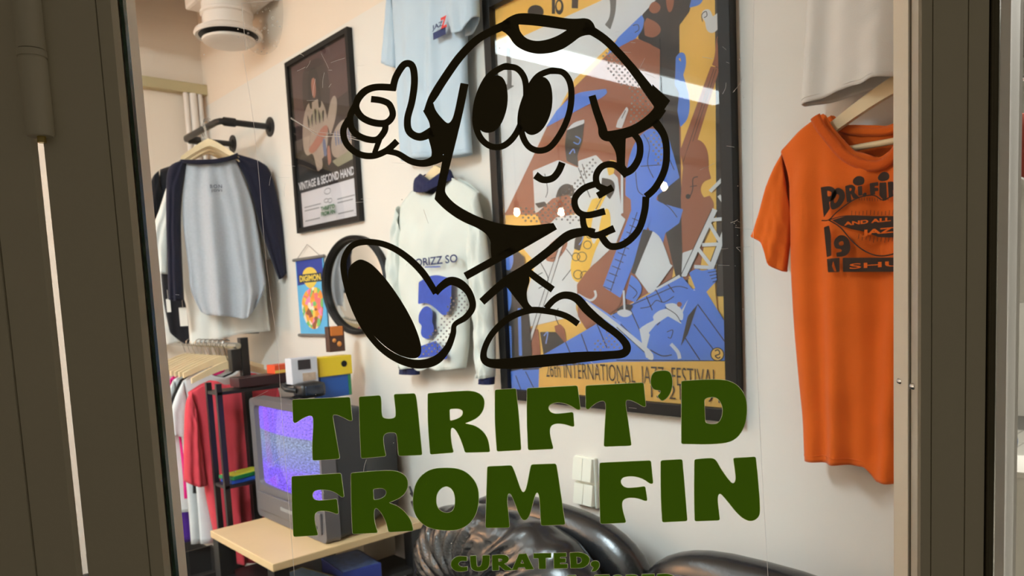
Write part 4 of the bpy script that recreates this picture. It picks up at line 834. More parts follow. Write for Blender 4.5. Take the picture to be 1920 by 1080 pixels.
sq(0, [(0.05,0.0),(0.95,0.0),(0.95,0.3),(0.05,0.34)], cmat('scroll_navy', 44, 62, 150, rough=0.7), -0.002, 'top_field', 0.0)
sq(0, [(0.5,0.1,1),(0.75,0.16,1),(0.78,0.3,1),(0.5,0.42,1),(0.25,0.3,1),(0.25,0.16,1)], cmat('scroll_gold', 226, 196, 84, rough=0.7), -0.0024, 'emblem')
sq(0, [(0.2,0.45,1),(0.6,0.36,1),(0.9,0.42,1),(0.88,0.7,1),(0.7,0.92,1),(0.35,0.92,1),(0.12,0.7,1)], PM, -0.0028, 'colour_blots')
bobj('title_field', (c0+0.12*cw, -0.0034, d1-0.31*ch), (c0+0.9*cw, -0.0028, d1-0.2*ch), cmat('scroll_dark', 52, 58, 66, rough=0.7), sc)
text_obj('title', 'DIGIMON', (c0+0.15*cw, d1-0.295*ch, c0+0.87*cw, d1-0.215*ch), -0.0038, cmat('scroll_yellow', 236, 206, 80, rough=0.7), sc, 0.03)
for z in (d1, d0): tobj('rod', [(c0-0.008, -0.003, z), (c1+0.008, -0.003, z)], 0.0065, ROD, sc, 8)
zh = SC.l(578, 458).z; tobj('string', [(c0+0.02, -0.003, d1), ((c0+c1)/2, -0.003, zh), (c1-0.02, -0.003, d1)], 0.0012, ROD, sc, 5)

# --- oval mirror
MF = Fr(on_x(672, 533, D-0.002), -PI/2)
mr = MF.empty('wall_mirror', label='round black framed mirror on the wall beside the wall scroll', cat='mirror')
ma, mb = (MF.l(735, 533).x-MF.l(612, 533).x)/2, (MF.l(672, 440).z-MF.l(672, 627).z)/2; mx_ = (MF.l(735, 533).x+MF.l(612, 533).x)/2; mz = (MF.l(672, 440).z+MF.l(672, 627).z)/2
mrx = Matrix.Translation((mx_, 0, mz)) @ Matrix.Diagonal((ma, 1, mb, 1)) @ Matrix.Rotation(PI/2, 4, 'X')
bm = bmesh.new(); lathe(bm, [(0.92, 0.004), (0.92, 0.022), (0.955, 0.028), (1.0, 0.02), (1.0, 0.0)], 56, mrx); bmesh.ops.recalc_face_normals(bm, faces=bm.faces); done('frame', bm, BLK, mr, True, 35)
bm = bmesh.new(); lathe(bm, [(0.0, 0.014), (0.3, 0.0135), (0.6, 0.0125), (0.8, 0.0105), (0.93, 0.005)], 56, mrx); bmesh.ops.recalc_face_normals(bm, faces=bm.faces); done('mirror_glass', bm, cmat('mirror', 214, 214, 212, rough=0.04, metal=1), mr, True)

# --- two stacked rocker switches
WF = Fr(on_x(1100, 900, D-0.0005), -PI/2)
swt = WF.empty('light_switch', label='cream double light switch plate on the wall under the jazz poster', cat='switch')
SWM = cmat('switch_cream', 240, 240, 226, rough=0.35)
u0, u1, v0, v1 = WF.l(1084, 900).x, WF.l(1122, 900).x, WF.l(1086, 944).z, WF.l(1082, 852).z
bobj('back_plate', (u0, -0.012, v0), (u1, 0, v1), SWM, swt, 0.003)
vm = (v0+v1)/2
for za, zb_ in ((vm+0.003, v1-0.003), (v0+0.006, vm-0.004)):
    um = (u0+u1)/2
    for a, b in ((u0+0.003, um-0.0006), (um+0.0006, u1-0.005)):
        bm = bmesh.new(); vs = [bm.verts.new(p) for p in ((a,-0.012,za),(b,-0.012,za),(b,-0.012,zb_),(a,-0.012,zb_),(a,-0.028,za+0.003),(b,-0.028,za+0.003),(b,-0.019,zb_),(a,-0.019,zb_))]
        for q in ((0,1,5,4),(1,2,6,5),(2,3,7,6),(3,0,4,7),(4,5,6,7)): bm.faces.new([vs[i] for i in q])
        bmesh.ops.recalc_face_normals(bm, faces=bm.faces); done('rocker', bm, SWM, swt)

# ================================================================== pipe rail with shirts, far left
pa, pb_ = on_x(507, 238, D), on_x(437, 270, D); zr = pa.z
XR = on_y(410, 226, pa.y).x
pr = empty('pipe_rail', (D, pa.y, zr), 0, 'black pipe clothes rail bracketed to the wall', 'clothes rail')
dy = pb_.y-pa.y; sx = XR-D
tobj('rail', [(-0.004, 0, 0), (sx+0.03, 0, 0), (sx+0.008, 0.004, 0), (sx, 0.03, 0), (sx, dy-0.03, 0), (sx+0.008, dy-0.004, 0), (sx+0.03, dy, 0), (-0.004, dy, 0)], 0.0135, BLACKMETAL, pr, 12)
for y in (0, dy):
    bm = bmesh.new(); lathe(bm, [(0, 0.012), (0.02, 0.012), (0.022, 0.005), (0.042, 0.004), (0.042, 0), (0, 0)], 24, Matrix.Translation((-0.0005, y, 0)) @ Matrix.Rotation(-PI/2, 4, 'Y')); done('flange', bm, BLACKMETAL, pr, True, 35)
    bm = bmesh.new(); lathe(bm, [(0.0175, -0.025), (0.0185, -0.022), (0.0185, 0.022), (0.0175, 0.025)], 16, Matrix.Translation((sx+0.045, y, 0)) @ Matrix.Rotation(PI/2, 4, 'Y')); done('elbow_collar', bm, BLACKMETAL, pr, True, 35)
def rail_frame(dyy, rz): return Fr((XR, pa.y+dyy, zr), rz)
RZ = math.radians(-24)
# raglan shirt in front
rf = rail_frame(0.06, RZ); GREYM = fabric('grey_marl', 178, 182, 188, var=0.12, vscale=120); NV = fabric('dark_navy_jersey', 30, 30, 46)
rg = rf.empty('raglan_shirt', label='grey raglan shirt with long navy sleeves and small print, foremost on the pipe rail', cat='shirt', group='shirts on the pipe rail')
gL = L2(rf, [(349,306),(343,360),(342,400),(345,440),(353,500),(358,545),(376,583)]); gR = L2(rf, [(442,300),(460,340),(474,380),(484,430),(494,500),(498,535),(484,568)])
cloth('body', gL, gR, L2(rf, [(349,306),(370,309),(400,308),(425,304),(442,300)]), L2(rf, [(376,580),(390,588),(420,590),(457,596),(470,588),(484,568)]), GREYM, rg, T=0.06, fold=(0.02, 6, 0.6), ns=46, nv=40, fold_top=0.15)
cloth('sleeve', L2(rf, [(338,303),(316,318),(312,380),(314,480),(317,562)]), L2(rf, [(350,306),(342,370),(340,420),(342,490),(346,562)]), L2(rf, [(338,303),(345,303),(350,306)]), L2(rf, [(317,562),(330,564),(346,562)]), NV, rg, T=0.04, fold=(0.005, 4, 0), ns=20, nv=34, y0=-0.01)
cloth('sleeve', L2(rf, [(441,300),(460,336),(476,384),(490,436),(522,524)]), L2(rf, [(448,290),(490,304),(510,330),(530,420),(538,512)]), L2(rf, [(441,300),(444,295),(448,290)]), L2(rf, [(524,524),(531,521),(538,512)]), NV, rg, T=0.03, fold=(0.005, 4, 1), ns=20, nv=34, y0=0.0)
cloth('collar', L2(rf, [(337,300),(338,304),(340,308)]), L2(rf, [(446,287),(447,292),(447,300)]), L2(rf, [(337,300),(360,302),(400,302),(430,296),(446,287)]), L2(rf, [(340,308),(370,313),(400,312),(425,308),(447,300)]), NV, rg, T=0.066, fold=(0.0, 4, 0), ns=26, nv=4, hemline=False)
text_obj('print_lettering', 'BON', (lambda a, b: (a.x, a.z, b.x, b.z))(rf.l(394, 353, -0.075), rf.l(416, 346, -0.075)), -0.0765, cmat('grey_ink', 74, 76, 86, rough=0.9), rg, 0.02, 1.25)
text_obj('print_lettering', 'JOVI', (lambda a, b: (a.x, a.z, b.x, b.z))(rf.l(396, 361, -0.075), rf.l(416, 355, -0.075)), -0.0765, MATS['grey_ink'], rg, 0.02, 1.25)
def rail_hanger(dyy, rz, lab, cpx=(392, 264)):
    f_ = rail_frame(dyy, rz); q = f_.l(*cpx); return hanger(f_, (q.x, q.z), 0.115, 0.075, lab, 'hangers on the pipe rail', hook=zr-f_.loc.z-q.z+0.022, bar=False, y=0.012)
rail_hanger(0.045, RZ, 'pale wooden hanger of the grey raglan shirt')
# three more shirts behind it
def rear_shirt(dyy, mname, col, label, L, R, top, hem, slL=None, slR=None, name='tee'):
    f_ = rail_frame(dyy, RZ); m = fabric(mname, *col); e = f_.empty(name, label=label, cat='shirt', group='shirts on the pipe rail')
    cloth('body', L2(f_, L), L2(f_, R), L2(f_, top), L2(f_, hem), m, e, T=0.03, fold=(0.007, 6, 0.3), ns=30, nv=30)
    for s_ in (slL, slR):
        if s_: cloth('sleeve', *[L2(f_, c) for c in s_], m, e, T=0.025, fold=(0.004, 4, 0), ns=16, nv=16, y0=-0.005)
    return e, f_
e, f1 = rear_shirt(0.16, 'cream_jersey', (226, 226, 220), 'off-white T-shirt peeking out behind the grey raglan shirt', [(326,312),(322,400),(335,520),(350,580),(356,645)], [(470,300),(480,360),(492,440),(500,560),(507,620)],
    [(326,312),(360,306),(400,312),(440,302),(470,300)], [(356,645),(385,642),(420,634),(450,626),(490,622),(507,620)],
    ([(324,314),(300,390),(284,440),(290,508)], [(332,360),(325,420),(318,470),(316,514)], [(324,314),(328,335),(332,360)], [(290,506),(302,512),(316,514)]),
    ([(478,380),(486,430),(494,480),(498,488)], [(470,300),(500,370),(515,430),(521,458)], [(478,380),(475,340),(470,300)], [(498,486),(510,482),(521,460)]), 'cream_tee')
rail_hanger(0.15, RZ, 'wooden hanger of the off-white T-shirt behind the raglan', (392, 274))
e, f2 = rear_shirt(0.25, 'black_jersey', (24, 24, 30), 'black T-shirt behind the off-white one on the pipe rail', [(300,318),(296,400),(300,480),(306,560),(318,622)], [(468,304),(480,380),(486,460),(488,560),(486,625)],
    [(300,318),(345,308),(390,316),(430,306),(468,304)], [(318,622),(340,640),(365,645),(420,628),(486,625)],
    ([(298,320),(284,338),(276,390),(281,432)], [(304,360),(300,400),(296,430),(292,440)], [(298,320),(300,340),(304,360)], [(281,432),(287,438),(292,440)]), None, 'black_tee')
rail_hanger(0.24, RZ, 'wooden hanger of the black T-shirt at the wall side', (388, 279))
e, f3 = rear_shirt(0.34, 'white_jersey_far', (214, 212, 206), 'pale T-shirt hindmost on the pipe rail', [(300,330),(292,400),(290,500),(296,600),(304,648)], [(460,312),(468,380),(470,460),(470,560),(468,600)],
    [(300,330),(345,320),(385,324),(425,316),(460,312)], [(304,648),(340,640),(380,630),(420,615),(468,600)], None, None, 'pale_tee')
for k_, (dd_, w_) in enumerate(((0.09, 'second'), (0.2, 'fourth'), (0.29, 'sixth'), (0.38, 'seventh'), (0.42, 'hindmost'))): rail_hanger(dd_, RZ, w_+' wooden hanger along the black pipe rail', (391-1.2*k_, 268+2.2*k_))
TAG = cmat('price_tag_card', 232, 226, 216, rough=0.8)
for px, py, w_, h_, lb in ((344, 594, 9, 17, 'white price tag below the left navy sleeve'), (316, 573, 5, 12, 'narrow white price tag beside the black T-shirt')):
    a, b = rf.l(px-w_, py-h_, 0.02), rf.l(px+w_, py+h_, 0.02); t = rf.empty('price_tag', label=lb, cat='tag', group='price tags')
    bobj('card', (a.x, 0.0195, b.z), (b.x, 0.0203, a.z), TAG, t); tobj('tag_string', [((a.x+b.x)/2, 0.02, a.z-0.003), ((a.x+b.x)/2, 0.021, a.z+0.04)], 0.0007, TAG, t, 5)
bm = bmesh.new()
# ================================================================== garment rack below
RY = 2.93; rk = on_y(441, 648, RY); RX, RZt = rk.x, rk.z
rack = empty('garment_rail', (RX, RY, RZt), 0, 'chrome clothes rail carried by a black post below the pipe rail', 'clothes rail')
tobj('rail', [(0, -0.03, 0), (0, YB-RY-0.002, 0)], 0.012, CHROME, rack, 12)
bobj('clamp', (-0.026, -0.02, -0.1), (0.012, 0.02, -0.014), BLACKMETAL, rack, 0.003)
bobj('post', (0.013, -0.022, -RZt), (0.045, 0.01, 0.03), BLACKMETAL, rack, 0.002)
bm = bmesh.new(); lathe(bm, [(0, 0.004), (0.03, 0.004), (0.03, 0), (0, 0)], 20, Matrix.Translation((0, YB-RY-0.005, 0)) @ Matrix.Rotation(PI/2, 4, 'X')); done('wall_flange', bm, CHROME, rack, True, 35)
low = empty('low_shelf', (RX, RY, 0), 0, 'low dark shelf on the floor under the hanging shirts', 'shelf')
bobj('board', (-0.45, 0.06, 0.3), (0.012, 0.9, 0.32), BLACKMETAL, low, 0.002); bobj('board', (-0.45, 0.06, 0.02), (0.012, 0.9, 0.04), BLACKMETAL, low, 0.002)
for x in (-0.45, -0.01):
    for y in (0.06, 0.88): bobj('leg', (x, y, 0), (x+0.02, y+0.02, 0.3), BLACKMETAL, low)
for k, (lab, x0_, x1_, y0_, y1_, h_) in enumerate((('black storage crate at the near end of the low shelf', -0.42, 0.0, 0.09, 0.46, 0.12), ('dark storage crate at the far end of the low shelf', -0.42, 0.0, 0.49, 0.86, 0.1))):
    c = empty('storage_crate', (RX, RY, 0.321), 0, lab, 'crate', 'crates on the low shelf'); cm = cmat('crate_dark', 36, 32, 31, rough=0.6)
    for lo, hi in (((x0_, y0_, 0), (x1_, y1_, 0.01)), ((x0_, y0_, 0.01), (x1_, y0_+0.012, h_)), ((x0_, y1_-0.012, 0.01), (x1_, y1_, h_)), ((x0_, y0_+0.012, 0.01), (x0_+0.012, y1_-0.012, h_)), ((x1_-0.012, y0_+0.012, 0.01), (x1_, y1_-0.012, h_))): bobj('side', lo, hi, cm, c)
def rk_frame(dyy): return Fr((RX, RY+dyy, RZt), 0.0)
# the red T-shirt in front, traced; the others follow along the rail
RED = fabric('red_jersey', 214, 72, 84); qf = rk_frame(0.06)
qt = qf.empty('red_tee', label='red T-shirt at the front of the garment rack', cat='shirt', group='shirts on the garment rack')
cloth('body', L2(qf, [(352,736),(364,790),(374,850),(384,920),(398,990),(412,1052)]), L2(qf, [(520,716),(516,790),(516,880),(516,970),(518,1052)]),
      even(L2(qf, [(352,736),(375,722),(398,712),(420,722),(445,720),(468,698),(490,704),(520,716)])), L2(qf, [(412,1052),(440,1054),(470,1052),(518,1052)]), RED, qt, T=0.045, fold=(0.011, 6, 0.2), ns=46, nv=40)
cloth('sleeve', L2(qf, [(354,734),(344,760),(341,830),(341,900)]), L2(qf, [(366,790),(372,830),(378,870),(384,908)]), L2(qf, [(354,734),(360,760),(366,790)]), L2(qf, [(341,900),(362,906),(384,902)]), RED, qt, T=0.03, fold=(0.006, 4, 0), ns=20, nv=24, y0=-0.02)
cloth('sleeve', L2(qf, [(510,780),(512,830),(514,880)]), L2(qf, [(519,716),(532,790),(536,870)]), L2(qf, [(510,780),(514,750),(519,716)]), L2(qf, [(514,880),(525,882),(536,872)]), RED, qt, T=0.02, fold=(0.004, 4, 0), ns=14, nv=14)
q = qf.l(432, 682); hanger(qf, (q.x, q.z), 0.155, 0.05, 'pale wooden hanger of the red T-shirt on the garment rack', 'hangers on the garment rack', hook=RZt-qf.loc.z-q.z+0.022, y=0.02, bar=False)
row = [(0.17, (222, 226, 226), 'white T-shirt directly behind the red one on the rack', 0.0, 0.50), (0.25, (28, 26, 28), 'black T-shirt between two white ones on the rack', 0.01, 0.30), (0.33, (214, 216, 216), 'long white T-shirt reaching lowest on the rack', -0.01, 0.52), (0.41, (222, 40, 128), 'pink T-shirt in the middle of the rack', 0.0, 0.34), (0.49, (230, 230, 226), 'cream T-shirt behind the pink one on the rack', -0.01, 0.40),
       (0.57, (88, 44, 150), 'purple T-shirt on the rack between cream and white ones', -0.02, 0.55), (0.66, (224, 222, 218), 'white T-shirt behind the purple one on the rack', -0.015, 0.42), (0.75, (30, 28, 30), 'black T-shirt near the far end of the rack', -0.01, 0.4), (0.85, (216, 210, 200), 'pale T-shirt hindmost on the rack', 0.0, 0.42)]
for i, (dd, col, lab, ox, ln) in enumerate(row):
    dd = 0.075+(dd-0.06)*0.62; f_ = rk_frame(dd); m = fabric('rack_cloth_%d' % i, *col); e = f_.empty('rack_tee', label=lab, cat='shirt', group='shirts on the garment rack')
    ln += 0.2; sw_, zt2 = 0.165+0.006*math.sin(2.1*i), -0.10+0.006*math.sin(3*i)
    L_ = [(ox-sw_, zt2-0.03), (ox-sw_+0.01, zt2-0.2), (ox-sw_+0.015, zt2-0.4), (ox-sw_+0.012, zt2-ln)]; R_ = [(ox*2-x, z) for x, z in L_]
    cloth('body', L_, R_, even([L_[0], (ox-0.08, zt2+0.02), (ox-0.05, zt2-0.02), (ox, zt2-0.035), (ox+0.05, zt2-0.02), (ox+0.08, zt2+0.02), R_[0]]), [(ox-sw_+0.012, zt2-ln), (ox, zt2-ln-0.01), (ox+sw_-0.012, zt2-ln)], m, e, T=0.012, fold=(0.004, 5, i), ns=26, nv=26)
    for s_ in (-1, 1):
        A_ = [(ox-s_*0+s_*sw_, zt2-0.03), (ox+s_*(sw_+0.05), zt2-0.13), (ox+s_*(sw_+0.055), zt2-0.24)]; B_ = [(ox+s_*(sw_-0.01), zt2-0.13), (ox+s_*(sw_-0.005), zt2-0.19), (ox+s_*(sw_), zt2-0.26)]
        if s_ < 0: cloth('sleeve', A_, B_, [A_[0], B_[0]], [A_[-1], B_[-1]], m, e, T=0.012, fold=(0.002, 3, 0), ns=12, nv=12)
        else: cloth('sleeve', B_, A_, [B_[0], A_[0]], [B_[-1], A_[-1]], m, e, T=0.012, fold=(0.002, 3, 0), ns=12, nv=12)
    hanger(f_, (ox*0, -0.055), 0.165, 0.05, 'pale wooden hanger, %s from the near end of the chrome rail' % ('second', 'third', 'fourth', 'fifth', 'sixth', 'seventh', 'eighth', 'ninth', 'tenth')[i], 'hangers on the garment rack', hook=0.077, y=0.0, bar=False)

# ================================================================== table, television and what stands on them
ZT = 0.72
tA, tB = on_z(393, 995, ZT), on_z(512, 1058, ZT)          # far left and near left corner of the table top
TX0, TX1, TY0, TY1 = (tA.x+tB.x)/2, D-0.02, tB.y, tA.y
tb = empty('tv_table', ((TX0+TX1)/2, (TY0+TY1)/2, 0), 0, 'low table with pale wooden top and black metal legs', 'table')
hw, hd = (TX1-TX0)/2, (TY1-TY0)/2; WT_ = cmat('table_wood', 226, 194, 146, rough=0.4, var=0.08, vscale=9, bump=0.05)
bobj('table_top', (-hw, -hd, ZT-0.025), (hw, hd, ZT), WT_, tb, 0.003)
for x in (-1, 1):
    for y in (-1, 1):
        lx0, ly0 = x*(hw-0.03), y*(hd-0.03); bobj('leg', (lx0-0.025, ly0-0.025, 0), (lx0+0.025, ly0+0.025, ZT-0.025), BLACKMETAL, tb, 0.002)
bobj('lower_shelf', (-hw+0.02, -hd+0.01, 0.54), (hw-0.02, hd-0.01, 0.56), BLACKMETAL, tb, 0.002)
for y in (1,): bobj('apron', (-hw+0.055, y*(hd-0.03)-0.012, ZT-0.065), (hw-0.055, y*(hd-0.03)+0.012, ZT-0.026), BLACKMETAL, tb)
COLORS = [(236, 204, 40), (88, 150, 220), (230, 120, 60), (70, 90, 170), (210, 210, 214), (180, 60, 70)]
def flat_case(loc, rz, size, c1_, c2_, label, group, cat='box'):
    e = empty('game_case', loc, rz, label, cat, group); w_, d_, h_ = size
    bobj('case', (-w_/2, -d_/2, 0), (w_/2, d_/2, h_), cmat('case_%d_%d_%d' % c1_, *c1_, rough=0.3), e, 0.002)
    bm = bmesh.new(); box(bm, (-w_/2+0.006, -d_/2+0.006, h_), (w_/2-0.006, d_/2-0.006, h_+0.0006)); done('cover_print', bm, cmat('cover_%d_%d_%d' % c2_, *c2_, rough=0.3, var=0.5, vscale=40), e)
    return e
for x, y, z, rz, c1_, c2_, lab in ((TX0+0.13, TY0+0.12, 0.561, 0.5, (236,204,40), (96,160,224), 'yellow and blue game case at the near end of the lower table shelf'), (TX0+0.16, TY0+0.14, 0.577, 0.2, (214,190,60), (150,180,220), 'pale game case lying on top of the yellow and blue one'), (TX0+0.33, TY0+0.12, 0.561, -0.12, (60,74,150), (120,150,220), 'blue game case under the table beside the yellow one')):
    flat_case((x, y, z), rz, (0.14, 0.19, 0.015 if z > 0.57 or c1_[0] > 100 else 0.05), c1_, c2_, lab, 'game cases under the table')
bx_ = empty('cardboard_box', (TX0+0.47, TY0+0.26, 0.561), 0.1, 'open pale cardboard box on the lower table shelf', 'box'); cb = cmat('cardboard', 206, 186, 160, rough=0.8)
for lo, hi in (((-0.07, -0.09, 0), (0.07, 0.09, 0.006)), ((-0.07, -0.09, 0.006), (0.07, -0.085, 0.1)), ((-0.07, 0.085, 0.006), (0.07, 0.09, 0.12)), ((-0.07, -0.085, 0.006), (-0.065, 0.085, 0.12)), ((0.065, -0.085, 0.006), (0.07, 0.085, 0.12))): bobj('panel', lo, hi, cb, bx_)

# CRT television: front faces -x (into the room), near side towards the camera
XV = 1.115; vY0 = on_x(604, 880, XV).y; vY1 = on_x(474, 850, XV).y; VZ1 = on_x(475, 745, XV).z; VH = VZ1-ZT
tv = empty('crt_television', (XV, (vY0+vY1)/2, ZT), -PI/2, 'grey tube television showing purple static on the wooden table', 'television')   # local front = -x world -> use local -y
VW = (vY1-vY0)/2
TVG = cmat('tv_plastic', 104, 100, 102, rough=0.45, bump=0.08, bscale=300); TVD = cmat('tv_dark_plastic', 44, 46, 50, rough=0.5)
tv.rotation_euler = (0, 0, -PI/2)
# local x -> world -y, local y -> world +x
bm = bmesh.new()
def ring(y, w, z0_, z1_, r=0.02, bulge=0.0, n=5):
    pts = []
    for cx_, cz_, a0_ in ((w-r, z1_-r, 0), (-w+r, z1_-r, PI/2), (-w+r, z0_+r, PI), (w-r, z0_+r, 1.5*PI)):
        for k in range(n): a = a0_+PI/2*k/(n-1); pts.append((cx_+r*math.cos(a), y-bulge*(1-((cx_)/w)**2), cz_+r*math.sin(a)))
    return [bm.verts.new(p) for p in pts]
def bridge(a, b):
    n = len(a)
    for i in range(n): bm.faces.new((a[i], a[(i+1) % n], b[(i+1) % n], b[i]))
scx0, scx1, scz0, scz1 = -VW+0.028, VW-0.028, 0.125, VH-0.03
r1 = ring(0.05, VW, 0, VH); r0 = ring(0.0, VW-0.004, 0.002, VH-0.004); ri = []
for cx_, cz_, a0_ in ((scx1-0.02, scz1-0.02, 0), (scx0+0.02, scz1-0.02, PI/2), (scx0+0.02, scz0+0.02, PI), (scx1-0.02, scz0+0.02, 1.5*PI)):
    for k in range(5): a = a0_+PI/2*k/4; ri.append(bm.verts.new((cx_+0.02*math.cos(a), 0.006, cz_+0.02*math.sin(a))))
rj = [bm.verts.new((v.co.x*0.975, 0.022, (v.co.z-(scz0+scz1)/2)*0.975+(scz0+scz1)/2)) for v in ri]
bridge(r1, r0); bridge(r0, ri); bridge(ri, rj); bmesh.ops.recalc_face_normals(bm, faces=bm.faces); done('bezel', bm, TVG, tv, True, 30)
bm = bmesh.new(); r1 = ring(0.05, VW-0.004, 0.004, VH-0.006); r2 = ring(0.17, VW-0.012, 0.008, VH-0.02, 0.03); r3 = ring(0.26, VW*0.72, 0.02, VH*0.82, 0.04); r4 = ring(0.35, VW*0.62, 0.03, VH*0.72, 0.04)
bridge(r2, r1); bridge(r3, r2); bridge(r4, r3); bm.faces.new(r4); bmesh.ops.recalc_face_normals(bm, faces=bm.faces); done('rear_shell', bm, TVD, tv, True, 25)
def static_mat():
    m = bpy.data.materials.new('tv_static'); m.use_nodes = True; nt = m.node_tree; b = nt.nodes['Principled BSDF']
    b.inputs['Base Color'].default_value = (0.02, 0.02, 0.03, 1); b.inputs['Roughness'].default_value = 0.08
    tc = nt.nodes.new('ShaderNodeTexCoord'); sp_ = nt.nodes.new('ShaderNodeSeparateXYZ'); nt.links.new(tc.outputs['Object'], sp_.inputs[0])
    mr_ = nt.nodes.new('ShaderNodeMapRange'); mr_.inputs['From Min'].default_value = scz0; mr_.inputs['From Max'].default_value = scz1; nt.links.new(sp_.outputs['Z'], mr_.inputs['Value'])
    cr = nt.nodes.new('ShaderNodeValToRGB'); cr.color_ramp.elements[0].color = srgb(118, 84, 226); cr.color_ramp.elements[1].color = srgb(126, 92, 236)
    for p, c in ((0.26, (120, 88, 226)), (0.36, (110, 112, 190)), (0.62, (118, 132, 168)), (0.70, (112, 122, 160)), (0.715, (128, 96, 236))): e = cr.color_ramp.elements.new(p); e.color = srgb(*c)
    nt.links.new(mr_.outputs[0], cr.inputs[0])
    mp = nt.nodes.new('ShaderNodeMapping'); mp.inputs['Scale'].default_value = (90, 1, 200); nt.links.new(tc.outputs['Object'], mp.inputs[0])
    n = nt.nodes.new('ShaderNodeTexNoise'); n.inputs['Scale'].default_value = 1.0; n.inputs['Detail'].default_value = 4; nt.links.new(mp.outputs[0], n.inputs['Vector'])
    nr = nt.nodes.new('ShaderNodeMapRange'); nr.inputs['From Min'].default_value = 0.3; nr.inputs['From Max'].default_value = 0.7; nr.inputs['To Min'].default_value = 0.35; nr.inputs['To Max'].default_value = 2.0; nt.links.new(n.outputs['Fac'], nr.inputs[0])
    nt.links.new(cr.outputs[0], b.inputs['Emission Color']); nt.links.new(nr.outputs[0], b.inputs['Emission Strength']); return m
bm = bmesh.new(); G = []
for j in range(15):
    rowv = []
    for i in range(19):
        u, v = -1+2*i/18, -1+2*j/14
        rowv.append(bm.verts.new(((scx0+scx1)/2+u*(scx1-scx0)/2*0.985, 0.022-0.03*(1-u*u)*(1-v*v*0.6)+0.0, (scz0+scz1)/2+v*(scz1-scz0)/2*0.985)))
    G.append(rowv)
for j in range(14):
    for i in range(18): bm.faces.new((G[j][i], G[j][i+1], G[j+1][i+1], G[j+1][i]))
done('screen', bm, static_mat(), tv, True)
bobj('control_strip', (-VW+0.03, -0.006, 0.03), (VW-0.03, 0.004, 0.1), TVG, tv, 0.004)
bobj('brand_plate', (-0.05, -0.008, 0.06), (0.05, -0.005, 0.072), cmat('tv_letters', 150, 150, 150, rough=0.4), tv, 0.0)
for k in range(3): bobj('button', (VW-0.13+k*0.03, -0.009, 0.045), (VW-0.112+k*0.03, -0.004, 0.055), TVD, tv, 0.001)

# things on the television and on the shelf behind it
def top_on(px, py, z=None): return on_z(px, py, VZ1 if z is None else z)
ZTOP = VZ1-0.001
def block(name, pxl, pxr, pyt, pyb, Y, dep, m, label, cat, group=None, extra=None):
    a, b = on_y(pxl, pyb, Y), on_y(pxr, pyt, Y); e = empty(name, ((a.x+b.x)/2, Y+dep/2, a.z), 0, label, cat, group); w_ = (b.x-a.x)/2; h_ = b.z-a.z
    bobj('carton', (-w_, -dep/2, 0), (w_, dep/2, h_), m, e, 0.002)
    if extra: extra(e, w_, h_, -dep/2)
    return e
YK = vY0+0.32
def yb_extra(e, w_, h_, y):
    YEL = cmat('box_yellow', 242, 208, 36, rough=0.4)
    bobj('lid', (-w_-0.006, y-0.006, h_*0.55), (w_+0.006, -y+0.006, h_+0.006), YEL, e, 0.003)
    bm = bmesh.new(); lathe(bm, [(0, 0.001), (0.012, 0.001), (0.012, 0)], 20, Matrix.Translation((w_*0.55, y-0.0065, h_*0.83)) @ Matrix.Rotation(PI/2, 4, 'X')); done('round_badge', bm, BLK, e)
    bobj('side_panel', (w_-0.012, y-0.0015, 0.002), (w_, y+0.001, h_*0.54), cmat('box_green', 40, 130, 84, rough=0.4), e)
block('toy_box', 604, 655, 668, 748, YK, 0.05, cmat('box_blue', 20, 84, 170, rough=0.4), 'blue box with a yellow lid standing on the television', 'box', None, yb_extra)
def br_extra(e, w_, h_, y):
    ORA = cmat('toy_orange', 214, 120, 44, rough=0.5)
    bobj('roof', (-w_*0.8, y-0.003, h_*0.62), (w_*0.8, 0.01, h_), ORA, e, 0.004); bm = bmesh.new()
    for cx_, cz_, r_ in ((-0.012, h_*0.45, 0.008), (0.008, h_*0.3, 0.01)): 
        b2 = bmesh.new(); lathe(b2, [(0, 0.004), (r_*0.7, 0.003), (r_, 0)], 14, Matrix.Translation((cx_, y-0.001, cz_)) @ Matrix.Rotation(PI/2, 4, 'X')); done('ornament', b2, cmat('toy_amber', 236, 150, 70, rough=0.5), e, True)
block('toy_house', 619, 645, 614, 664, YK+0.004, 0.03, cmat('toy_brown', 76, 46, 36, rough=0.5), 'small brown and orange toy house on the yellow lid', 'toy', None, br_extra).location.z += 0.0065
def wb_extra(e, w_, h_, y):
    bobj('window', (-w_*0.5, y-0.002, h_*0.55), (w_*0.45, y+0.001, h_*0.92), cmat('box_dark_print', 44, 36, 40, rough=0.4), e)
    bobj('print', (-w_*0.2, y-0.002, h_*0.1), (w_*0.8, y+0.001, h_*0.4), cmat('box_beige_print', 196, 170, 150, rough=0.5, var=0.3, vscale=60), e)
block('figure_box', 549, 594, 668, 722, YK-0.02, 0.05, cmat('box_white', 214, 214, 222, rough=0.4), 'white boxed figure behind the black headset', 'box', None, wb_extra).location.z += 0.0
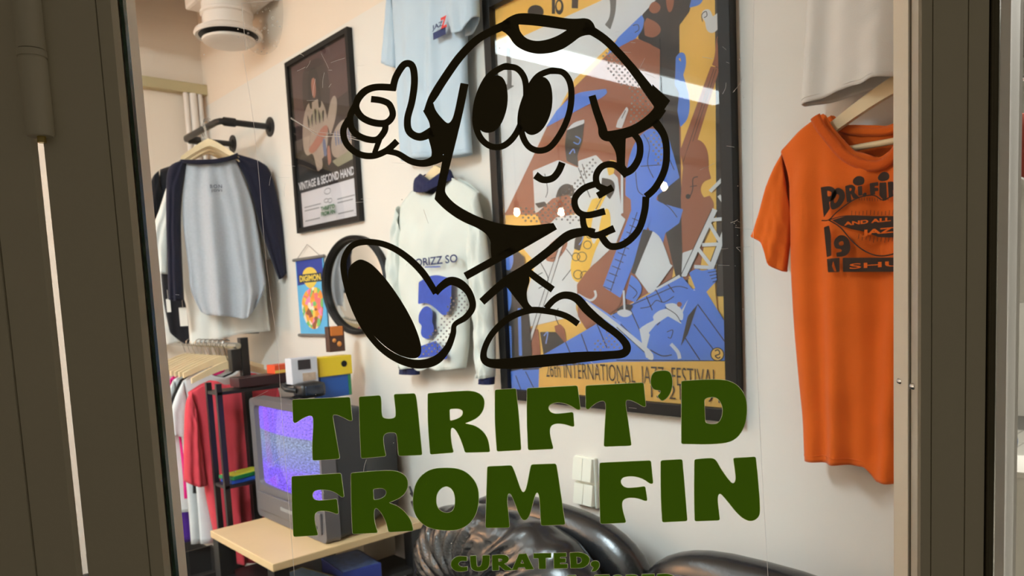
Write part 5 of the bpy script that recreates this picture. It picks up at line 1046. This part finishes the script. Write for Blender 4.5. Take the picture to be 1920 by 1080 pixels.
# black headset / camera bag shape
hs = empty('black_headset', on_z(580, 745, VZ1)+Vector((0, 0, 0.0)), 0.1, 'black headset lying on the television', 'headset'); HB = cmat('headset_black', 22, 24, 28, rough=0.35)
bm = bmesh.new(); box(bm, (-0.05, -0.04, 0.0), (0.05, 0.03, 0.055), 0.018); done('visor', bm, HB, hs, True)
bm = bmesh.new(); box(bm, (-0.04, -0.046, 0.012), (0.034, -0.037, 0.046), 0.004); done('lens_plate', bm, cmat('visor_glass', 30, 44, 62, rough=0.08), hs, True)
tobj('strap', [(-0.05, 0, 0.03), (-0.07, 0.03, 0.035), (-0.06, 0.075, 0.045), (0, 0.1, 0.05), (0.06, 0.075, 0.045), (0.075, 0.03, 0.035), (0.05, 0, 0.03)], 0.009, HB, hs, 8)
tobj('cable', [(-0.055, -0.02, 0.01), (-0.08, -0.03, 0.006), (-0.075, 0.0, 0.006), (-0.05, 0.01, 0.01)], 0.004, HB, hs, 6)
# black steel shelf between the rack and the television
SY = vY1+0.045; sA, sB = on_y(410, 735, SY), on_y(545, 735, SY); shx0, shx1 = sA.x, D-0.03
bs = empty('steel_shelf', (shx0, SY, 0), 0, 'narrow black steel shelf unit behind the television', 'shelf'); STL = cmat('shelf_black', 30, 24, 26, rough=0.35)
zs = sA.z; w_ = shx1-shx0
for x in (0, w_): 
    for y in (0, 0.1): bobj('post', (x-0.01, y-0.008, 0), (x+0.01, y+0.008, zs+0.03), STL, bs)
for z in (0.25, on_y(420, 912, SY).z, zs): bobj('shelf_board', (-0.008, -0.008, z-0.012), (w_+0.008, 0.108, z), STL, bs)
dvd = empty('disc_player', (shx0+w_*0.45, SY+0.05, zs+0.001), 0, 'flat dark disc player on the top of the steel shelf', 'player'); bobj('housing', (-0.12, -0.045, 0.004), (0.12, 0.045, 0.04), cmat('player_dark', 58, 34, 36, rough=0.3), dvd, 0.003)
for x in (-0.1, 0.1): bobj('foot', (x-0.01, -0.03, 0), (x+0.01, 0.03, 0.004), BLACKMETAL, dvd)
rb = empty('red_game_box', (shx0+w_*0.62, SY+0.04, zs+0.042), 0.1, 'orange and red game carton lying on the disc player', 'box'); bobj('carton', (-0.055, -0.03, 0), (0.055, 0.03, 0.035), cmat('carton_red', 226, 84, 46, rough=0.4), rb, 0.002); bobj('yellow_print', (-0.054, -0.031, 0.002), (0.04, -0.0295, 0.014), cmat('carton_yellow', 240, 196, 90, rough=0.4), rb)
z2 = on_y(420, 912, SY).z
flat_case((shx0+0.09, SY+0.05, z2+0.0005), 0.1, (0.15, 0.09, 0.014), (40, 90, 190), (60, 110, 210), 'blue game case on the middle steel shelf', 'cases on the steel shelf')
flat_case((shx0+0.085, SY+0.05, z2+0.0165), 0.25, (0.15, 0.09, 0.014), (30, 130, 70), (190, 196, 60), 'green and yellow game case on top of the blue one', 'cases on the steel shelf')
# cables behind the television
CB = cmat('cable_dark', 40, 32, 30, rough=0.6)
for k, (a, b) in enumerate((((768, 912), (800, 930)), ((770, 925), (806, 905)), ((772, 940), (800, 950)))):
    A_, B_ = on_x(*a, D-0.02), on_x(*b, D-0.02); M_ = (A_+B_)/2+Vector((-0.01, 0, -0.03))
    tag(tobj('power_cable', [A_, A_*0.5+M_*0.5+Vector((0,0,-0.01)), M_, B_*0.5+M_*0.5+Vector((0,0,-0.01)), B_], 0.004, CB, None, 6), ('upper', 'middle', 'lowest')[k]+' dark cable hanging on the wall behind the television', 'cable', 'cables behind the television')

# ================================================================== black leather sofa under the switches
LEA = cmat('black_leather', 20, 22, 26, rough=0.25, bump=0.2, bscale=120, var=0.2, vscale=10, spec=0.8)
so = empty('leather_sofa', (1.2, 1.15, 0), -PI/2, 'black tufted leather sofa against the wall under the light switch', 'sofa')
# local x -> world -y, local y -> world +x (back towards the wall), z up
def slx(px, py, X): p = on_x(px, py, X); return 1.15-p.y, p.z
def cushion(name, c, half, e=0.55, tuft=0.0, n=44, m_=26, button=(0, 0)):
    bm = bmesh.new(); rows = []
    sg = lambda v, p: math.copysign(abs(v)**p, v)
    for j in range(m_+1):
        ph_ = -PI/2+PI*j/m_; r_ = []
        for i in range(n):
            th = 2*PI*i/n; x = sg(math.cos(ph_), e)*sg(math.cos(th), e); z = sg(math.cos(ph_), e)*sg(math.sin(th), e); y = sg(math.sin(ph_), 0.8)
            rad = math.hypot(x-button[0], z-button[1]); ang = math.atan2(z-button[1], x-button[0])
            k = 1.0
            if tuft and y < 0.6:
                w1 = math.sin(ang*17+2.0*math.sin(ang*4+1)+1.2*math.sin(rad*7)); cre = abs(w1)**0.6+0.45*abs(math.sin(ang*31+3*rad))
                f0 = 1 if y < 0 else max(0, 1-y/0.6)
                y += f0*tuft*(1.3*math.exp(-(rad/0.2)**2) - 0.42*(cre-0.7)*math.exp(-((rad-0.72)/0.36)**2))
                k = 1+0.016*math.sin(ang*26)*f0
            r_.append(bm.verts.new((c[0]+x*half[0]*k, c[1]+y*half[1], c[2]+z*half[2]*k)))
        rows.append(r_)
    for a, b in zip(rows, rows[1:]):
        for i in range(n): bm.faces.new((a[i], a[(i+1) % n], b[(i+1) % n], b[i]))
    bmesh.ops.remove_doubles(bm, verts=bm.verts, dist=1e-5); bmesh.ops.recalc_face_normals(bm, faces=bm.faces)
    return done(name, bm, LEA, so, True)
XS = 1.2
l1, r1_ = slx(783, 1070, XS)[0], slx(1120, 1070, XS)[0]; zc1 = slx(940, 966, XS)[1]
c1x = (l1+r1_)/2; h1 = (r1_-l1)/2
cushion('back_shell', (c1x+0.03, 0.155, zc1-0.22), (h1*1.04, 0.07, 0.225), 0.75)
cushion('back_cushion', (c1x, 0.03, zc1-0.25), (h1*0.98, 0.1, 0.25), 0.72, 0.5, 220, 90, (-0.25, -0.1))
zc2 = slx(1240, 1048, XS+0.05)[1]; h2 = min(h1, (1.15-0.45-(c1x+h1*0.98))/1.96); c2x = c1x+h1*0.98+h2*0.98
cushion('back_shell', (c2x, 0.155, zc2-0.22), (h2*0.98, 0.07, 0.225), 0.72)
cushion('back_cushion', (c2x, 0.03, zc2-0.265), (h2*0.96, 0.1, 0.25), 0.72, 0.5, 220, 90, (-0.25, -0.1))
cushion('seat_cushion', (c1x, -0.25, 0.38), (h1, 0.33, 0.1), 0.45); cushion('seat_cushion', (c2x, -0.25, 0.38), (h2*0.97, 0.33, 0.1), 0.45)
bobj('base', (l1+0.02, -0.55, 0.08), (c2x+h2-0.02, 0.18, 0.3), LEA, so, 0.02)
for x in (l1+0.06, c2x+h2-0.06):
    for y in (-0.5, 0.14): bobj('foot', (x-0.025, y-0.025, 0), (x+0.025, y+0.025, 0.08), BLACKMETAL, so, 0.004)
for x, s_ in ((l1+0.02, -1),): cushion('armrest', (x-0.05, -0.22, 0.4), (0.07, 0.33, 0.2), 0.6)

# ================================================================== ceiling duct and diffuser, corner pipes
DUC = cmat('duct_white', 226, 216, 206, rough=0.45, var=0.04)
dp = CAM+ray(430, 84)*3.1
du = empty('air_duct', (dp.x, dp.y, dp.z), 0, 'white ventilation duct with a round ceiling diffuser', 'duct')
bm = bmesh.new(); lathe(bm, [(0, 0.0), (0.09, 0.002), (0.104, 0.01), (0.106, 0.018), (0.096, 0.023), (0, 0.024)], 36); done('diffuser_disc', bm, DUC, du, True, 40)
bm = bmesh.new(); lathe(bm, [(0.118, 0.034), (0.13, 0.03), (0.136, 0.038), (0.131, 0.05), (0.1, 0.066)], 36); done('diffuser_ring', bm, DUC, du, True, 40)
bm = bmesh.new(); lathe(bm, [(0.0, 0.034), (0.12, 0.034), (0.12, 0.05), (0, 0.05)], 36); done('dark_gap', bm, BLK, du)
bm = bmesh.new(); lathe(bm, [(0.1, 0.06), (0.098, 0.11), (0.105, 0.115), (0.105, 0.125), (0.098, 0.13), (0.098, 0.2)], 32); done('neck', bm, DUC, du, True, 40)
tp_ = 3.085-dp.z; dr = 0.15; dzc = tp_-dr
tobj('duct_run', [(0.02, 0.0, dzc), (-0.2, 0.0, dzc), (-0.3, 0.02, dzc), (-0.38, 0.1, dzc), (-0.4, 0.2, dzc), (-0.4, YB-dp.y-0.002, dzc)], dr, DUC, du, 32)
bm = bmesh.new(); lathe(bm, [(dr+0.001, -0.02), (dr+0.007, -0.015), (dr+0.007, 0.015), (dr+0.001, 0.02)], 28, Matrix.Translation((-0.17, 0, dzc)) @ Matrix.Rotation(PI/2, 4, 'Y')); done('duct_band', bm, DUC, du, True, 40)
bm = bmesh.new(); box(bm, (-0.115, -0.15, 0.16), (0.14, 0.15, tp_), 0.012); done('plenum_box', bm, DUC, du)
for k, (px, r_) in enumerate(((350, 0.012), (363, 0.019), (376, 0.012))):
    p = on_y(px, 200, YB-0.04); tag(tobj('corner_pipe', [(p.x, p.y, 0.0), (p.x, p.y, z0-0.002)], r_, DUC, None, 12), ('leftmost', 'thick middle', 'rightmost')[k]+' painted pipe running up the far corner', 'pipe', 'pipes in the far corner')

# ================================================================== clothes in the hall beyond the right pane
HX = 3.4
hrk = empty('hall_rail', (HX, on_x(1905, 150, HX).y, 0), 0, 'slim metal clothes stand in the hall beyond the right pane', 'clothes rail')
zz = on_x(1905, 150, HX).z
tobj('upright', [(0, -0.5, 0.03), (0, -0.5, zz)], 0.012, CHROME, hrk); tobj('upright', [(0, 0.5, 0.03), (0, 0.5, zz)], 0.012, CHROME, hrk); tobj('rail', [(0, -0.5, zz), (0, 0.5, zz)], 0.011, CHROME, hrk)
for y in (-0.5, 0.5): bobj('foot', (-0.2, y-0.02, 0), (0.2, y+0.02, 0.03), BLACKMETAL, hrk)
def hall_shirt(px0, px1, pyt, pyb, col, nm, label, off):
    f_ = Fr((HX-off, on_x(1905, 150, HX).y, zz), -PI/2); m = fabric('hall_'+nm, *col); e = f_.empty(nm, label=label, cat='shirt', group='clothes in the hall')
    a, b = f_.l(px0, pyt), f_.l(px1, pyb); x0_, x1_, zt2, zb2 = a.x, b.x, a.z, b.z; mxx = (x0_+x1_)/2
    cloth('body', [(x0_, zt2-0.05), (x0_+0.01, (zt2+zb2)/2), (x0_, zb2)], [(x1_, zt2-0.05), (x1_-0.01, (zt2+zb2)/2), (x1_, zb2)], even([(x0_, zt2-0.05), (mxx-0.09, zt2), (mxx, zt2-0.05), (mxx+0.09, zt2), (x1_, zt2-0.05)]), [(x0_, zb2), (mxx, zb2-0.01), (x1_, zb2)], m, e, T=0.05, fold=(0.012, 7, 0))
    for s_, xx in ((-1, x0_), (1, x1_)):
        A_ = [(xx, zt2-0.05), (xx+s_*0.05, zt2-0.25)]; B_ = [(xx-s_*0.02, zt2-0.18), (xx, zt2-0.28)]
        if s_ < 0: cloth('sleeve', A_, B_, [A_[0], B_[0]], [A_[-1], B_[-1]], m, e, T=0.02, fold=(0.003, 3, 0), ns=12, nv=12)
        else: cloth('sleeve', B_, A_, [B_[0], A_[0]], [B_[-1], A_[-1]], m, e, T=0.02, fold=(0.003, 3, 0), ns=12, nv=12)
hall_shirt(1872, 1985, 200, 345, (176, 84, 70), 'red_shirt', 'short rusty red shirt in the hall beyond the right pane', 0.12)
hall_shirt(1868, 1990, 318, 560, (208, 206, 200), 'pale_shirt', 'pale grey shirt hanging in front of the red one in the hall', 0.26)
db = Fr(on_x(1893, 860, HX-0.3), -PI/2); dbe = db.empty('denim_bag', label='blue denim bag on the floor stand in the hall beyond the right pane', cat='bag')
DN = fabric('denim', 70, 96, 140)
cloth('pouch', L2(db, [(1878,800),(1880,830),(1882,860)]), L2(db, [(1902,806),(1908,830),(1900,860)]), L2(db, [(1878,800),(1890,802),(1902,806)]), L2(db, [(1882,860),(1890,864),(1900,860)]), DN, dbe, T=0.05, fold=(0.004, 3, 0), ns=20, nv=16)
q0, q1 = db.l(1880, 801), db.l(1902, 806); tobj('strap', [(q0.x, 0, q0.z), (q0.x*0.7+q1.x*0.3, 0, q0.z+0.12), (q0.x*0.3+q1.x*0.7, 0, q1.z+0.12), (q1.x, 0, q1.z)], 0.008, DN, dbe, 8)
zs_ = db.l(1890, 864).z; st_ = empty('display_plinth', (db.loc.x, db.loc.y, 0), 0, 'pale display plinth under the denim bag in the hall', 'plinth')
bobj('column', (-0.12, -0.12, 0.0), (0.12, 0.12, db.loc.z+zs_-0.025), hall, st_, 0.004); bobj('top_plate', (-0.14, -0.14, db.loc.z+zs_-0.025), (0.14, 0.14, db.loc.z+zs_-0.004), hall, st_, 0.003)
